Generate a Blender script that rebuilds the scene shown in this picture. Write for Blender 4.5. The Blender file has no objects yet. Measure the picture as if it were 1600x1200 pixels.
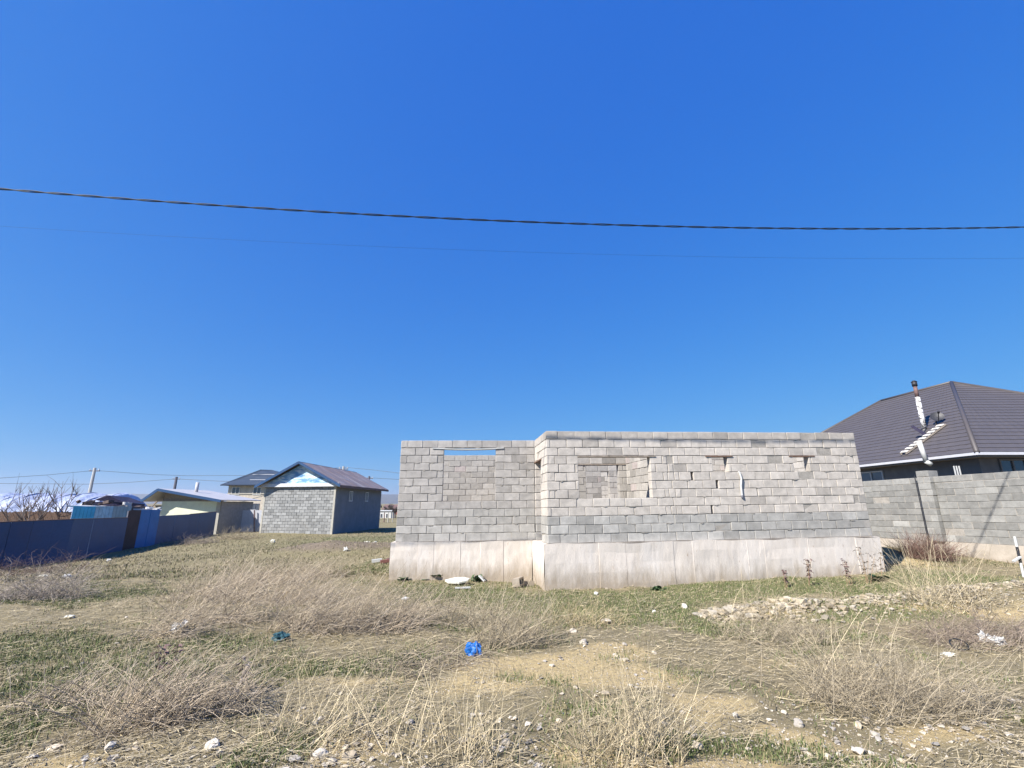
import bpy, math, random
import numpy as np
from mathutils import Vector, Euler
random.seed(11); RNG = np.random.default_rng(5)
SC = bpy.context.scene
COL = SC.collection

# ------------------------------------------------------------------ camera, sky, sun
FPX = 727.0; PITCH = math.radians(14.4); CH = 1.7
SN, CS = math.sin(PITCH), math.cos(PITCH)
cd = bpy.data.cameras.new('camera'); cam = bpy.data.objects.new('camera', cd); COL.objects.link(cam)
cam.location = (0, 0, CH); cam.rotation_euler = (math.pi/2 + PITCH, 0, 0)
cd.sensor_width = 36; cd.lens = 36*FPX/1600; cd.clip_start = 0.05; cd.clip_end = 20000
SC.camera = cam
SUN_AZ, SUN_EL = math.radians(50), math.radians(42)      # azimuth to the left of straight behind the camera
S = Vector((-math.sin(SUN_AZ)*math.cos(SUN_EL), -math.cos(SUN_AZ)*math.cos(SUN_EL), math.sin(SUN_EL)))
w = bpy.data.worlds.new('World'); SC.world = w; w.use_nodes = True
nt = w.node_tree; nt.nodes.clear()
out = nt.nodes.new('ShaderNodeOutputWorld'); bg = nt.nodes.new('ShaderNodeBackground')
sky = nt.nodes.new('ShaderNodeTexSky'); sky.sky_type = 'NISHITA'; sky.sun_disc = False
sky.sun_elevation = SUN_EL; sky.sun_rotation = math.atan2(S.x, S.y) % (2*math.pi)
sky.altitude = 700; sky.air_density = 1.0; sky.dust_density = 0.0; sky.ozone_density = 1.5
# camera-like tone of the sky: each channel of the physical sky through its own power curve, the same all round
sp_ = nt.nodes.new('ShaderNodeSeparateColor'); cb_ = nt.nodes.new('ShaderNodeCombineColor'); nt.links.new(sky.outputs[0], sp_.inputs[0])
for i_, (pw_, ml_) in enumerate(((1.15, .112), (.62, .60), (.20, 2.42))):
    a_ = nt.nodes.new('ShaderNodeMath'); a_.operation = 'POWER'; a_.inputs[1].default_value = pw_; nt.links.new(sp_.outputs[i_], a_.inputs[0])
    b_ = nt.nodes.new('ShaderNodeMath'); b_.operation = 'MULTIPLY'; b_.inputs[1].default_value = ml_; nt.links.new(a_.outputs[0], b_.inputs[0]); nt.links.new(b_.outputs[0], cb_.inputs[i_])
nt.links.new(cb_.outputs[0], bg.inputs[0])
nt.links.new(bg.outputs[0], out.inputs[0]); bg.inputs[1].default_value = 0.12
sl = bpy.data.lights.new('sun', 'SUN'); sl.energy = 4.9; sl.angle = math.radians(0.53); sl.color = (1, .95, .88)
so = bpy.data.objects.new('sun', sl); COL.objects.link(so); so.rotation_euler = (-S).to_track_quat('-Z', 'Y').to_euler()
SC.view_settings.view_transform = 'Standard'; SC.view_settings.look = 'None'
SC.view_settings.gamma = 1; SC.view_settings.use_curve_mapping = False; SC.view_settings.exposure = 1.0

# ------------------------------------------------------------------ geometry of the view: pixel -> ray -> place
def ray(px, py):
    u = (px-800)/FPX; v = (600-py)/FPX
    return np.array([u, CS - v*SN, SN + v*CS])
def at(px, py, Y):
    d = ray(px, py); t = Y/d[1]; return Vector((d[0]*t, Y, CH + d[2]*t))
def on_line(px, py, P0, P1):                 # vertical plane through P0-P1: distance along it and height
    d = ray(px, py); n = np.array([P1[1]-P0[1], -(P1[0]-P0[0])])
    t = (n @ np.array(P0[:2]))/(n @ d[:2]); q = d*t
    L = math.dist(P0[:2], P1[:2]); e = ((P1[0]-P0[0])/L, (P1[1]-P0[1])/L)
    return (q[0]-P0[0])*e[0] + (q[1]-P0[1])*e[1], CH + q[2]

# noise
def _hash(ix, iy, seed):
    h = (ix*374761393 + iy*668265263 + seed*982451653) & 0xffffffff
    h = ((h ^ (h >> 13))*1274126177) & 0xffffffff
    return ((h ^ (h >> 16)) & 0xffff)/65535.0
def vnoise(x, y, seed=0):
    x = np.asarray(x, float); y = np.asarray(y, float)
    ix = np.floor(x).astype(np.int64); iy = np.floor(y).astype(np.int64)
    fx = x-ix; fy = y-iy; fx = fx*fx*(3-2*fx); fy = fy*fy*(3-2*fy)
    a = _hash(ix, iy, seed); b = _hash(ix+1, iy, seed); c = _hash(ix, iy+1, seed); d = _hash(ix+1, iy+1, seed)
    return (a*(1-fx)+b*fx)*(1-fy) + (c*(1-fx)+d*fx)*fy
def fbm(x, y, o=4, seed=0):
    r = 0; a = .5; t = 0
    for i in range(o):
        r = r + a*vnoise(np.asarray(x)*2**i, np.asarray(y)*2**i, seed+i*7); t += a; a *= .5
    return r/t

# terrain height: thin-plate surface through surveyed points + mounds + lumps
CP = np.array([(0,3,0),(0,5,-.01),(-5,5,-.03),(5,5,0),(-12,8,-.15),(12,8,.06),(0,-8,0),(-12,-6,0),(12,-6,0),(0.8,11,-.17),(-3,12.3,-.13),
 (5,11.4,-.04),(9,12,.07),(14,13,.12),(13,17.7,.10),(-20,19.5,-.72),(-22.7,36.9,-.62),(-12.2,33,-.32),(-17.6,34,-.32),
 (-12,43.5,-.5),(-23,42,-.6),(-10,20,-.3),(-3,20,-.2),(8,22,-.05),(0,45,-.6),(25,30,0),(25,12,.15),(-35,20,-.8),(-40,60,-.8),(0,70,-.8),(40,60,-.6),
 (-30,5,-.5),(-30,-8,-.3),(30,-8,.1),(60,30,-.3),(-70,30,-.8),(60,0,0),(-60,0,-.6),(-60,70,-.8),(60,75,-.8),(-60,-20,-.6),(60,-20,0)], float)
def _U(r2): return np.where(r2 > 0, r2*np.log(r2+1e-12), 0)
_n = len(CP); _K = _U(((CP[:, None, :2]-CP[None, :, :2])**2).sum(-1)) + np.eye(_n)*2.0
_P = np.c_[np.ones(_n), CP[:, :2]]
_A = np.block([[_K, _P], [_P.T, np.zeros((3, 3))]]); _W = np.linalg.solve(_A, np.r_[CP[:, 2], 0, 0, 0])
MOUNDS = [(-7.6, 20.3, 2.4, 1.3, .42), (-5.0, 21.5, 1.6, .9, .2), (11.7, 15.2, 1.3, .6, .25), (10.6, 14.2, 1.2, .5, .12)]
def gz(x, y, lumps=True):
    x = np.asarray(x, float); y = np.asarray(y, float); sh = x.shape
    xf = np.clip(x.ravel(), -60, 60); yf = np.clip(y.ravel(), -20, 72)
    r = np.empty(len(xf))
    for i in range(0, len(xf), 20000):
        a = xf[i:i+20000]; b = yf[i:i+20000]
        r[i:i+20000] = _U((a[:, None]-CP[:, 0])**2 + (b[:, None]-CP[:, 1])**2) @ _W[:_n] + _W[_n] + _W[_n+1]*a + _W[_n+2]*b
    r = r.reshape(sh)
    far = np.clip((np.hypot(x, y)-45)/30, 0, 1); r = r*(1-far) - .8*far
    for mx, my, sx, sy, h in MOUNDS: r = r + h*np.exp(-((x-mx)/sx)**2-((y-my)/sy)**2)
    # gravel bank on the right
    d = y - (8.05 + .10*(x-3)); k = 1/(1+np.exp(-(x-3.6)*3))
    wd = .4+.06*np.clip(x-3, 0, 8); r = r + k*(.13+.03*np.clip(x-3, 0, 8))*np.exp(-(d/wd)**2)*(0.6+.8*fbm(x*1.3, y*1.3, 2, 40))*np.clip(2-x/12, 0, 1)
    if lumps:
        fade = np.clip(1-(np.hypot(x, y)-20)/40, 0, 1)
        r = r + fade*((fbm(x*.55, y*.55, 3, 3)-.5)*.16 + (fbm(x*3, y*3, 3, 9)-.5)*.07)
    return r
def g1(x, y): return float(gz(np.array([x]), np.array([y]))[0])
def ong(px, py):                               # where a pixel's ray meets the ground
    d = ray(px, py); t = 5.0
    z = -.1
    for _ in range(25):
        t = (z-CH)/d[2] if d[2] < -1e-4 else 60; t = min(t, 200)
        z = .5*z + .5*g1(d[0]*t, d[1]*t)
    return Vector((d[0]*t, d[1]*t, g1(d[0]*t, d[1]*t)))

# ------------------------------------------------------------------ object helpers
def tag(o, label=None, cat=None, group=None, kind=None):
    if label: o['label'] = label
    if cat: o['category'] = cat
    if group: o['group'] = group
    if kind: o['kind'] = kind
    return o
def link(name, data, parent=None):
    o = bpy.data.objects.new(name, data); COL.objects.link(o)
    if parent: o.parent = parent; o.matrix_parent_inverse.identity()
    return o
def empty(name, loc, label, cat, group=None, rz=0):
    o = link(name, None); o.location = loc; o.rotation_euler = (0, 0, rz)
    return tag(o, label, cat, group)
class MB:
    def __init__(s, org=(0, 0, 0)): s.v = []; s.f = []; s.o = Vector(org)
    def poly(s, pts): n = len(s.v); s.v += [tuple(Vector(p)-s.o) for p in pts]; s.f.append(tuple(range(n, n+len(pts)))); return s
    def prism(s, bot, top):
        n = len(s.v); k = len(bot); s.v += [tuple(Vector(p)-s.o) for p in bot] + [tuple(Vector(p)-s.o) for p in top]
        s.f.append(tuple(reversed(range(n, n+k)))); s.f.append(tuple(range(n+k, n+2*k)))
        for i in range(k): j = (i+1) % k; s.f.append((n+i, n+j, n+k+j, n+k+i))
        return s
    def box(s, x0, x1, y0, y1, z0, z1): 
        return s.prism([(x0, y0, z0), (x1, y0, z0), (x1, y1, z0), (x0, y1, z0)], [(x0, y0, z1), (x1, y0, z1), (x1, y1, z1), (x0, y1, z1)])
    def obox(s, p, q, wd, hd):               # bar from p to q, width wd (horizontal), height hd
        p = Vector(p); q = Vector(q); d = (q-p).normalized(); up = Vector((0, 0, 1)) if abs(d.z) < .95 else Vector((0, 1, 0))
        a = d.cross(up).normalized()*wd/2; b = a.cross(d).normalized()*hd/2
        return s.prism([p-a-b, p+a-b, p+a+b, p-a+b], [q-a-b, q+a-b, q+a+b, q-a+b])
    def cyl(s, p, q, r0, r1=None, k=10):
        p = Vector(p); q = Vector(q); d = (q-p).normalized(); up = Vector((0, 0, 1)) if abs(d.z) < .95 else Vector((0, 1, 0))
        a = d.cross(up).normalized(); b = a.cross(d).normalized(); r1 = r0 if r1 is None else r1
        B = [p + (a*math.cos(t)+b*math.sin(t))*r0 for t in [2*math.pi*i/k for i in range(k)]]
        T = [q + (a*math.cos(t)+b*math.sin(t))*r1 for t in [2*math.pi*i/k for i in range(k)]]
        return s.prism(B, T)
    def slab(s, pts, th):                     # thick sheet: polygon extruded along its normal
        P = [Vector(p) for p in pts]; n = Vector((0, 0, 0))
        for i in range(len(P)): a, b = P[i], P[(i+1) % len(P)]; n += a.cross(b)
        n.normalize()
        return s.prism([p - n*th for p in P], P)
    def mesh(s, name, m=None):
        me = bpy.data.meshes.new(name); me.from_pydata(s.v, [], s.f); me.update()
        if m: me.materials.append(m)
        return me
    def build(s, name, m, parent=None, smooth=False):
        me = s.mesh(name, m)
        if smooth:
            for p in me.polygons: p.use_smooth = True
        o = link(name, me, parent); 
        if not parent: o.location = s.o
        return o
def fast_mesh(name, V, loops, starts, totals, mat, tint=None, smooth=False):
    me = bpy.data.meshes.new(name); V = np.ascontiguousarray(V, np.float32)
    me.vertices.add(len(V)); me.vertices.foreach_set('co', V.ravel())
    me.loops.add(len(loops)); me.loops.foreach_set('vertex_index', np.asarray(loops, np.int32).ravel())
    me.polygons.add(len(starts)); me.polygons.foreach_set('loop_start', np.asarray(starts, np.int32)); me.polygons.foreach_set('loop_total', np.asarray(totals, np.int32))
    me.polygons.foreach_set('use_smooth', np.full(len(starts), bool(smooth)))
    if tint is not None:
        ca = me.color_attributes.new('tint', 'FLOAT_COLOR', 'POINT')
        t = np.ones((len(V), 4), np.float32); t[:, :3] = tint; ca.data.foreach_set('color', t.ravel())
    me.update(calc_edges=True); me.validate(); me.materials.append(mat); return me
def quads_mesh(name, V, Q, mat, tint=None, smooth=False):
    Q = np.asarray(Q, np.int32); k = Q.shape[1]
    return fast_mesh(name, V, Q.ravel(), np.arange(len(Q))*k, np.full(len(Q), k), mat, tint, smooth)
def tube_arrays(P, R, k=3):                    # P (N,S,3) centrelines, R (N,S) radii
    N, Sg, _ = P.shape; T = np.gradient(P, axis=1); T /= np.linalg.norm(T, axis=2, keepdims=True)+1e-9
    ref = np.where(np.abs(T[..., 2:3]) > .9, np.array([1., 0, 0]), np.array([0, 0, 1.]))
    A = np.cross(T, ref); A /= np.linalg.norm(A, axis=2, keepdims=True)+1e-9; B = np.cross(A, T)
    ang = 2*np.pi*np.arange(k)/k
    V = P[:, :, None, :] + R[:, :, None, None]*(A[:, :, None, :]*np.cos(ang)[None, None, :, None] + B[:, :, None, :]*np.sin(ang)[None, None, :, None])
    V = V.reshape(-1, 3); base = (np.arange(N)*Sg*k)[:, None, None]; s = (np.arange(Sg-1)*k)[None, :, None]; j = np.arange(k)[None, None, :]
    a = base+s+j; b = base+s+(j+1) % k
    return V, np.stack([a, b, b+k, a+k], -1).reshape(-1, 4)
def tubes(name, P, R, mat, tint, k=3, parent=None):
    V, Q = tube_arrays(P, R, k); n = P.shape[1]*k
    return link(name, quads_mesh(name, V, Q, mat, np.repeat(tint, n, axis=0), True), parent)

# ------------------------------------------------------------------ materials
def mat(name, col=(.5, .5, .5), rough=.9, src=None, var=.25, scale=8, fine=60, bump=.2, metal=0, spec=.3, stain=None, dist=.01, objvar=0, stretch=None, splash=None):
    m = bpy.data.materials.new(name); m.use_nodes = True; T = m.node_tree; N = T.nodes; L = T.links
    b = N['Principled BSDF']; b.inputs['Roughness'].default_value = rough; b.inputs['Metallic'].default_value = metal
    b.inputs['Specular IOR Level'].default_value = spec
    tc = N.new('ShaderNodeTexCoord'); vec = tc.outputs['Object']
    if stretch:
        mp = N.new('ShaderNodeMapping'); mp.inputs['Scale'].default_value = stretch; L.new(vec, mp.inputs[0]); vec = mp.outputs[0]
    if src in ('obj', 'attr'):
        geo = N.new('ShaderNodeNewGeometry'); vec = geo.outputs['Position']
    def noise(sc, det=4, ro=.6):
        n = N.new('ShaderNodeTexNoise'); n.inputs['Scale'].default_value = sc; n.inputs['Detail'].default_value = det
        n.inputs['Roughness'].default_value = ro; L.new(vec, n.inputs['Vector']); return n.outputs['Fac']
    def ramp(f, lo, hi, a=.3, bb=.7):
        r = N.new('ShaderNodeMapRange'); r.inputs[1].default_value = a; r.inputs[2].default_value = bb
        r.inputs[3].default_value = lo; r.inputs[4].default_value = hi; L.new(f, r.inputs[0]); return r.outputs[0]
    def mul(a, f):
        x = N.new('ShaderNodeVectorMath'); x.operation = 'SCALE'; L.new(a, x.inputs[0]); L.new(f, x.inputs['Scale']); return x.outputs[0]
    if src == 'obj': base = N.new('ShaderNodeObjectInfo').outputs['Color']
    elif src == 'attr':
        a = N.new('ShaderNodeAttribute'); a.attribute_name = 'tint'; base = a.outputs['Color']
    else:
        r = N.new('ShaderNodeRGB'); r.outputs[0].default_value = (*col, 1); base = r.outputs[0]
    n1 = noise(scale); n2 = noise(fine, 3)
    if var: base = mul(base, ramp(n1, 1-var, 1+var)); base = mul(base, ramp(n2, 1-var*.7, 1+var*.7))
    if stain:
        for (sc, colr, lo, hi, amt) in stain:
            nn = noise(sc, 5, .65); mx = N.new('ShaderNodeMix'); mx.data_type = 'RGBA'
            L.new(ramp(nn, 0, amt, lo, hi), mx.inputs[0]); L.new(base, mx.inputs[6]); mx.inputs[7].default_value = (*colr, 1); base = mx.outputs[2]
    if splash:                                  # soil splashed up from the ground
        g_ = N.new('ShaderNodeNewGeometry'); sx_ = N.new('ShaderNodeSeparateXYZ'); L.new(g_.outputs['Position'], sx_.inputs[0])
        ms = N.new('ShaderNodeMath'); ms.operation = 'MULTIPLY_ADD'; L.new(noise(2.2, 5, .7), ms.inputs[0]); ms.inputs[1].default_value = -.9; L.new(sx_.outputs[2], ms.inputs[2])
        mx = N.new('ShaderNodeMix'); mx.data_type = 'RGBA'; L.new(ramp(ms.outputs[0], .75, 0, -.52, -.12), mx.inputs[0]); L.new(base, mx.inputs[6]); mx.inputs[7].default_value = (*splash, 1); base = mx.outputs[2]
    L.new(base, b.inputs['Base Color'])
    if bump:
        bp = N.new('ShaderNodeBump'); bp.inputs['Strength'].default_value = bump; bp.inputs['Distance'].default_value = dist
        ad = N.new('ShaderNodeMath'); ad.operation = 'ADD'; L.new(n1, ad.inputs[0]); L.new(n2, ad.inputs[1])
        L.new(ad.outputs[0], bp.inputs['Height']); L.new(bp.outputs[0], b.inputs['Normal'])
    return m
M = {}
M['block'] = mat('concrete_block', src='obj', var=.17, scale=6, fine=90, bump=.5, dist=.006, stain=[(1.1, (.36, .33, .29), .56, .8, .3)])
M['blocks'] = mat('concrete_block_joined', src='attr', var=.13, scale=9, fine=90, bump=.5, dist=.006, stain=[(1.1, (.36, .33, .29), .56, .8, .3)])
M['mortar'] = mat('mortar', (.31, .285, .25), var=.2, bump=.5)
M['plinth'] = mat('cast_concrete_foundation', splash=(.30, .24, .17), col= (.60, .54, .475), var=.09, scale=3, fine=45, bump=.6, dist=.012, stretch=(3, 3, .8),
    stain=[(.9, (.42, .35, .27), .52, .74, .45), (6, (.30, .20, .13), .63, .70, .7), (.5, (.68, .64, .60), .5, .7, .5)])
M['plinth2'] = mat('cast_concrete_fence_base', splash=(.22, .18, .13), col= (.42, .37, .31), var=.1, scale=3, fine=30, bump=.3, stain=[(1.2, (.3, .26, .2), .5, .75, .5)])
M['board'] = mat('weathered_timber', (.17, .11, .08), var=.3, scale=14, bump=.3)
M['timber'] = mat('grey_timber', (.26, .22, .18), var=.3, scale=10, bump=.3)
M['white'] = mat('white_plastic', (.52, .52, .50), .5, var=.06, bump=.1)
M['foam'] = mat('dirty_white_foam', (.58, .57, .50), .9, var=.1, scale=6, bump=.3, stain=[(7, (.75, .62, .3), .52, .66, .5)])
M['roofbrown'] = mat('brown_metal_tile', (.080, .070, .068), .55, var=.08, scale=2, bump=.05, spec=.5)
M['ridge'] = mat('brown_ridge_metal', (.072, .062, .060), .5, var=.05, bump=0, spec=.5)
M['gutter'] = mat('light_gutter_edge', (.50, .50, .53), .4, var=.05, bump=0)
M['housewall'] = mat('dark_render', (.16, .15, .15), var=.15, scale=3)
M['beige'] = mat('beige_render', (.42, .36, .28), var=.15, scale=3)
M['glass'] = mat('window_glass', (.06, .07, .09), .08, var=0, bump=0, spec=.8)
M['frame'] = mat('white_window_frame', (.7, .7, .68), .5, var=.05, bump=0)
M['black'] = mat('blackened_metal', (.03, .03, .035), .5, var=.1, bump=.1, spec=.4)
M['rust'] = mat('rusty_pipe', (.16, .10, .09), .7, var=.3)
M['foil'] = mat('foil_wrapped_pipe', (.72, .70, .68), .5, var=.3, scale=6, fine=20, bump=.6, dist=.03, stain=[(7, (.10, .09, .08), .50, .56, .9)])
M['cable'] = mat('cable_rubber', (.02, .025, .03), .5, var=.1, bump=0)
M['wire'] = mat('aluminium_wire', (.12, .13, .15), .5, var=.05, bump=0)
M['pole'] = mat('concrete_pole', (.45, .44, .43), var=.1)
M['darkpole'] = mat('dark_pole', (.14, .14, .17), var=.1)
M['bluefence'] = mat('navy_painted_sheet', (.045, .085, .18), .5, var=.1, scale=1.2, fine=12, bump=.08, stain=[(.6, (.07, .06, .08), .55, .75, .5)])
M['brownfence'] = mat('brown_painted_sheet', (.07, .045, .045), .7, var=.2, scale=2)
M['brightblue'] = mat('bright_blue_painted_sheet', (.01, .15, .40), .5, var=.12, scale=2, bump=.08, stain=[(1.1, (.05, .06, .09), .6, .75, .5)])
M['turq'] = mat('turquoise_paint', (.10, .42, .55), .7, var=.15, scale=3)
M['turqfade'] = mat('flaked_turquoise_paint', (.42, .5, .5), .8, var=.25, scale=4)
M['roofwhite'] = mat('pale_sheet_roof', (.42, .41, .42), .5, var=.1, scale=2)
M['tarp'] = mat('dark_tarp', (.035, .03, .06), .7, var=.2, scale=3, bump=.3, dist=.05)
M['junk'] = mat('scrap_pile', (.12, .09, .08), var=.5, scale=4, bump=.5)
M['film'] = mat('pale_blue_plastic_film', (.34, .39, .54), .5, var=.15, scale=.5, fine=2, bump=.6, dist=.15, spec=.3, stain=[(.8, (.42, .46, .58), .44, .64, .7)])
M['gable'] = mat('blue_white_plastic_film', (.46, .60, .66), .4, var=.05, scale=1, fine=10, bump=.3, dist=.02, spec=.5, stretch=(.6, .6, 2.2), stain=[(1.7, (.08, .24, .46), .42, .54, .9), (2.1, (.62, .65, .66), .53, .61, .9)])
M['bluetrim'] = mat('blue_painted_barge_board', (.025, .065, .15), .5, var=.1, bump=.1)
M['whitetrim'] = mat('white_sheet_band', (.55, .56, .58), .5, var=.08)
M['shedroof'] = mat('rusted_sheet_roof', (.22, .165, .15), .55, var=.25, scale=1.5, fine=12, bump=.15, stretch=(1, 3, 1), stain=[(.8, (.30, .28, .29), .5, .6, .7)])
M['sideblue'] = mat('bluish_grey_block', (.19, .20, .22), .9, var=.12, scale=2, bump=.4)  # shed side wall, slightly bluer grey than the front blocks
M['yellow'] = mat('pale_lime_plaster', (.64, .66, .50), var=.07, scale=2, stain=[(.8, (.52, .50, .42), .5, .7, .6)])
M['greyblock'] = mat('grey_side_block', (.27, .265, .25), var=.15, scale=4)  # plain grey block of the lime house's side wall
M['quoin'] = mat('pale_quoin', (.38, .36, .31), var=.15, scale=5)
M['darkroof'] = mat('slate_blue_roof', (.045, .06, .085), .5, var=.12, scale=1)
M['cream'] = mat('cream_brick', (.46, .41, .34), var=.2, scale=1.5, fine=8)
M['gate'] = mat('galvanised_gate', (.45, .46, .49), .45, var=.08)
M['bark'] = mat('grey_bark', (.16, .13, .11), var=.2, scale=6)
M['redhouse'] = mat('red_brick', (.20, .09, .075), var=.2)
M['twig'] = mat('dry_stems', src='attr', rough=.85, var=.12, scale=15, fine=80, bump=0)
M['grass'] = mat('grass_blades', src='attr', rough=.7, var=.1, scale=5, bump=0, spec=.2)
M['stone'] = mat('stone', src='attr', var=.15, scale=14, fine=70, bump=.4, dist=.006)
M['leaf'] = mat('green_leaf', (.045, .085, .035), .55, var=.2, scale=12, bump=.3)
M['bagblue'] = mat('blue_plastic_bag', (.01, .12, .42), .35, var=.1, scale=10, bump=.5, dist=.02, spec=.6)
M['bagteal'] = mat('teal_cloth', (.02, .065, .08), .6, var=.2, scale=10, bump=.5)
M['bagclear'] = mat('pale_plastic_bag', (.55, .55, .54), .4, var=.1, scale=10, bump=.5, dist=.02, spec=.5)
M['hills'] = mat('far_hills', (.09, .085, .07), var=.25, scale=.004, fine=.02, bump=0)
M['ladder'] = mat('pale_worn_timber', (.6, .56, .5), var=.15)

# ------------------------------------------------------------------ ground
def blob(lst):
    r = []
    for px, py, rx, ry, wt in lst:
        c = ong(px, py); f_ = ong(px, py-ry) if py-ry > 815 else ong(px, 815); n_ = ong(px, py+ry)
        r.append((c.x, c.y, rx/FPX*c.y*1.0, max(.25, (f_.y-n_.y)/2), wt))
    return r
GREEN = blob([(100,930,190,14,.9),(70,1010,150,22,1),(250,1050,230,26,.9),(960,945,190,22,1.1),(720,925,140,18,1),(1230,912,220,13,1.2),(1330,945,120,8,.8),(1120,985,80,12,.9),(1350,925,90,12,.9),
 (620,880,70,14,.8),(500,1040,140,14,.8),(60,1120,90,22,.7),(1180,1158,110,14,1.1),(1580,1130,60,24,1.0),(890,1110,90,14,.7),(470,1180,60,20,.9),(560,845,150,9,.6),(330,1010,120,14,.7),(300,1120,120,15,.5),(640,1020,90,9,.6),
 (1480,905,130,12,.8),(1330,1000,60,10,.4),(740,985,60,8,.5),(800,1060,60,8,.3),(540,1150,70,12,.5),(230,900,150,9,.35)])
SAND = blob([(880,1030,130,22,1.2),(790,1062,110,14,.9),(980,1065,110,18,1),(1130,1110,110,28,1.2),(700,1085,140,16,.5),(650,1170,180,30,.6),(900,1185,160,25,.7),(1150,1190,160,14,1.1),(1300,1165,110,30,.8),
 (1430,1080,130,16,.7),(1300,1050,80,12,.6),(1540,1170,90,30,.7),(560,1080,120,12,.4),(100,1190,140,20,.6),(400,1140,90,12,.3),(1480,958,150,12,.9),(1230,968,130,8,.8),(1400,868,50,8,1),(250,1165,120,12,.3),(1500,1040,100,10,.4)])
BRUSH = blob([(430,905,120,30,1.0),(560,965,150,26,1.3),(330,930,140,30,.9),(270,960,120,22,.8),(220,1105,160,30,1.1),(150,1070,120,16,.6),(600,1015,80,14,.8),(45,905,100,18,1.3),(770,1000,110,18,.9),(1400,1090,170,36,1.3),
 (1490,985,130,16,1.1),(1190,1020,130,24,.8),(1450,915,90,14,.7),(700,960,120,16,.5),(1330,1050,140,30,.7),(480,860,110,10,.5),(600,1050,90,10,.6),(260,1150,160,16,.5),(1560,1010,80,18,.8),(980,1130,110,22,.5),(400,1000,200,30,.5),(850,970,50,14,.3),(1180,965,60,10,.3)])
def field(B, x, y, seed=0, amp=.6):
    r = np.zeros(np.shape(x))
    wx = x + (fbm(x*.8, y*.8, 3, seed+50)-.5)*1.4; wy = y + (fbm(x*.8, y*.8, 3, seed+70)-.5)*1.4
    for cx, cy, sx, sy, wt in B: r = np.maximum(r, wt*np.exp(-((wx-cx)/(sx*.85))**2-((wy-cy)/(sy*.95))**2))
    return r + (fbm(x*1.7, y*1.7, 4, seed)-.5)*amp
def f_green(x, y): return field(GREEN, x, y, 1, .7)
def f_sand(x, y): return field(SAND, x, y, 2, .7)
def f_brush(x, y): return field(BRUSH, x, y, 3, .6)
ss = lambda a, b, v: (lambda t: t*t*(3-2*t))(np.clip((v-a)/(b-a), 0, 1))

nx, ny = 520, 470
tx = np.linspace(-1, 1, nx); ty = np.linspace(0, 1, ny)
gx = 30*tx + 9000*np.sign(tx)*np.abs(tx)**9; gy = -8 + 48*ty + 14000*ty**11
XX, YY = np.meshgrid(gx, gy); ZZ = gz(XX, YY)
G_ = f_green(XX, YY); S_ = f_sand(XX, YY); B_ = f_brush(XX, YY)
V = np.stack([XX, YY, ZZ], -1).reshape(-1, 3)
ii = (np.arange(ny-1)[:, None]*nx + np.arange(nx-1)[None, :]).ravel()
Q = np.stack([ii, ii+1, ii+1+nx, ii+nx], 1)
def ground_material():
    m = bpy.data.materials.new('field_soil'); m.use_nodes = True; T = m.node_tree; N = T.nodes; L = T.links; b = N['Principled BSDF']
    b.inputs['Roughness'].default_value = .95; b.inputs['Specular IOR Level'].default_value = .1
    g = N.new('ShaderNodeNewGeometry'); a = N.new('ShaderNodeAttribute'); a.attribute_name = 'tint'
    sep = N.new('ShaderNodeSeparateColor'); L.new(a.outputs['Color'], sep.inputs[0])
    def noise(sc, det=5, ro=.65):
        n = N.new('ShaderNodeTexNoise'); n.inputs['Scale'].default_value = sc; n.inputs['Detail'].default_value = det; n.inputs['Roughness'].default_value = ro
        L.new(g.outputs['Position'], n.inputs['Vector']); return n.outputs['Fac']
    def rng(f, a0, a1, lo=0, hi=1):
        r = N.new('ShaderNodeMapRange'); r.inputs[1].default_value = a0; r.inputs[2].default_value = a1; r.inputs[3].default_value = lo; r.inputs[4].default_value = hi; L.new(f, r.inputs[0]); return r.outputs[0]
    def mix(f, x, y):
        mx = N.new('ShaderNodeMix'); mx.data_type = 'RGBA'; L.new(f, mx.inputs[0])
        for i, c in ((6, x), (7, y)):
            if isinstance(c, tuple): mx.inputs[i].default_value = (*c, 1)
            else: L.new(c, mx.inputs[i])
        return mx.outputs[2]
    def add(x, y, k=1):
        q = N.new('ShaderNodeMath'); q.operation = 'MULTIPLY_ADD'; L.new(y, q.inputs[0]); q.inputs[1].default_value = k; L.new(x, q.inputs[2]); return q.outputs[0]
    n1, n2, n3 = noise(1.3), noise(7, 8, .75), noise(55, 6, .8)
    base = mix(rng(n1, .35, .65), (.215, .182, .11), (.29, .24, .145))
    base = mix(rng(n2, .35, .7, 0, .8), base, (.155, .138, .082))
    sand = mix(rng(n2, .3, .7), (.56, .43, .22), (.43, .335, .18))
    grn = mix(rng(n2, .3, .7), (.10, .12, .045), (.155, .155, .07))
    c = mix(rng(add(add(sep.outputs[1], n2, .9), n3, .5), .62, 1.12), base, sand)
    c = mix(rng(add(add(sep.outputs[0], n2, .7), n3, .3), .50, 1.05, 0, .9), c, grn)
    c = mix(rng(noise(24, 6, .8), .48, .62, 0, .5), c, (.13, .11, .075))
    c = mix(rng(n3, .38, .72, 0, .45), c, (.16, .135, .09))
    c = mix(rng(add(sep.outputs[2], n2, .6), .6, .9, 0, .85), c, (.17, .135, .105))
    c = mix(rng(noise(38, 2), .64, .70, 0, .6), c, (.50, .44, .34))
    L.new(c, b.inputs['Base Color'])
    bp = N.new('ShaderNodeBump'); bp.inputs['Strength'].default_value = .8; bp.inputs['Distance'].default_value = .04
    L.new(add(n2, n3, .5), bp.inputs['Height']); L.new(bp.outputs[0], b.inputs['Normal']); return m
gm = ground_material()
MD_ = sum(np.exp(-((XX-mx)/sx_)**2-((YY-my)/sy_)**2) for mx, my, sx_, sy_, h_ in MOUNDS[:2])
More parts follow.
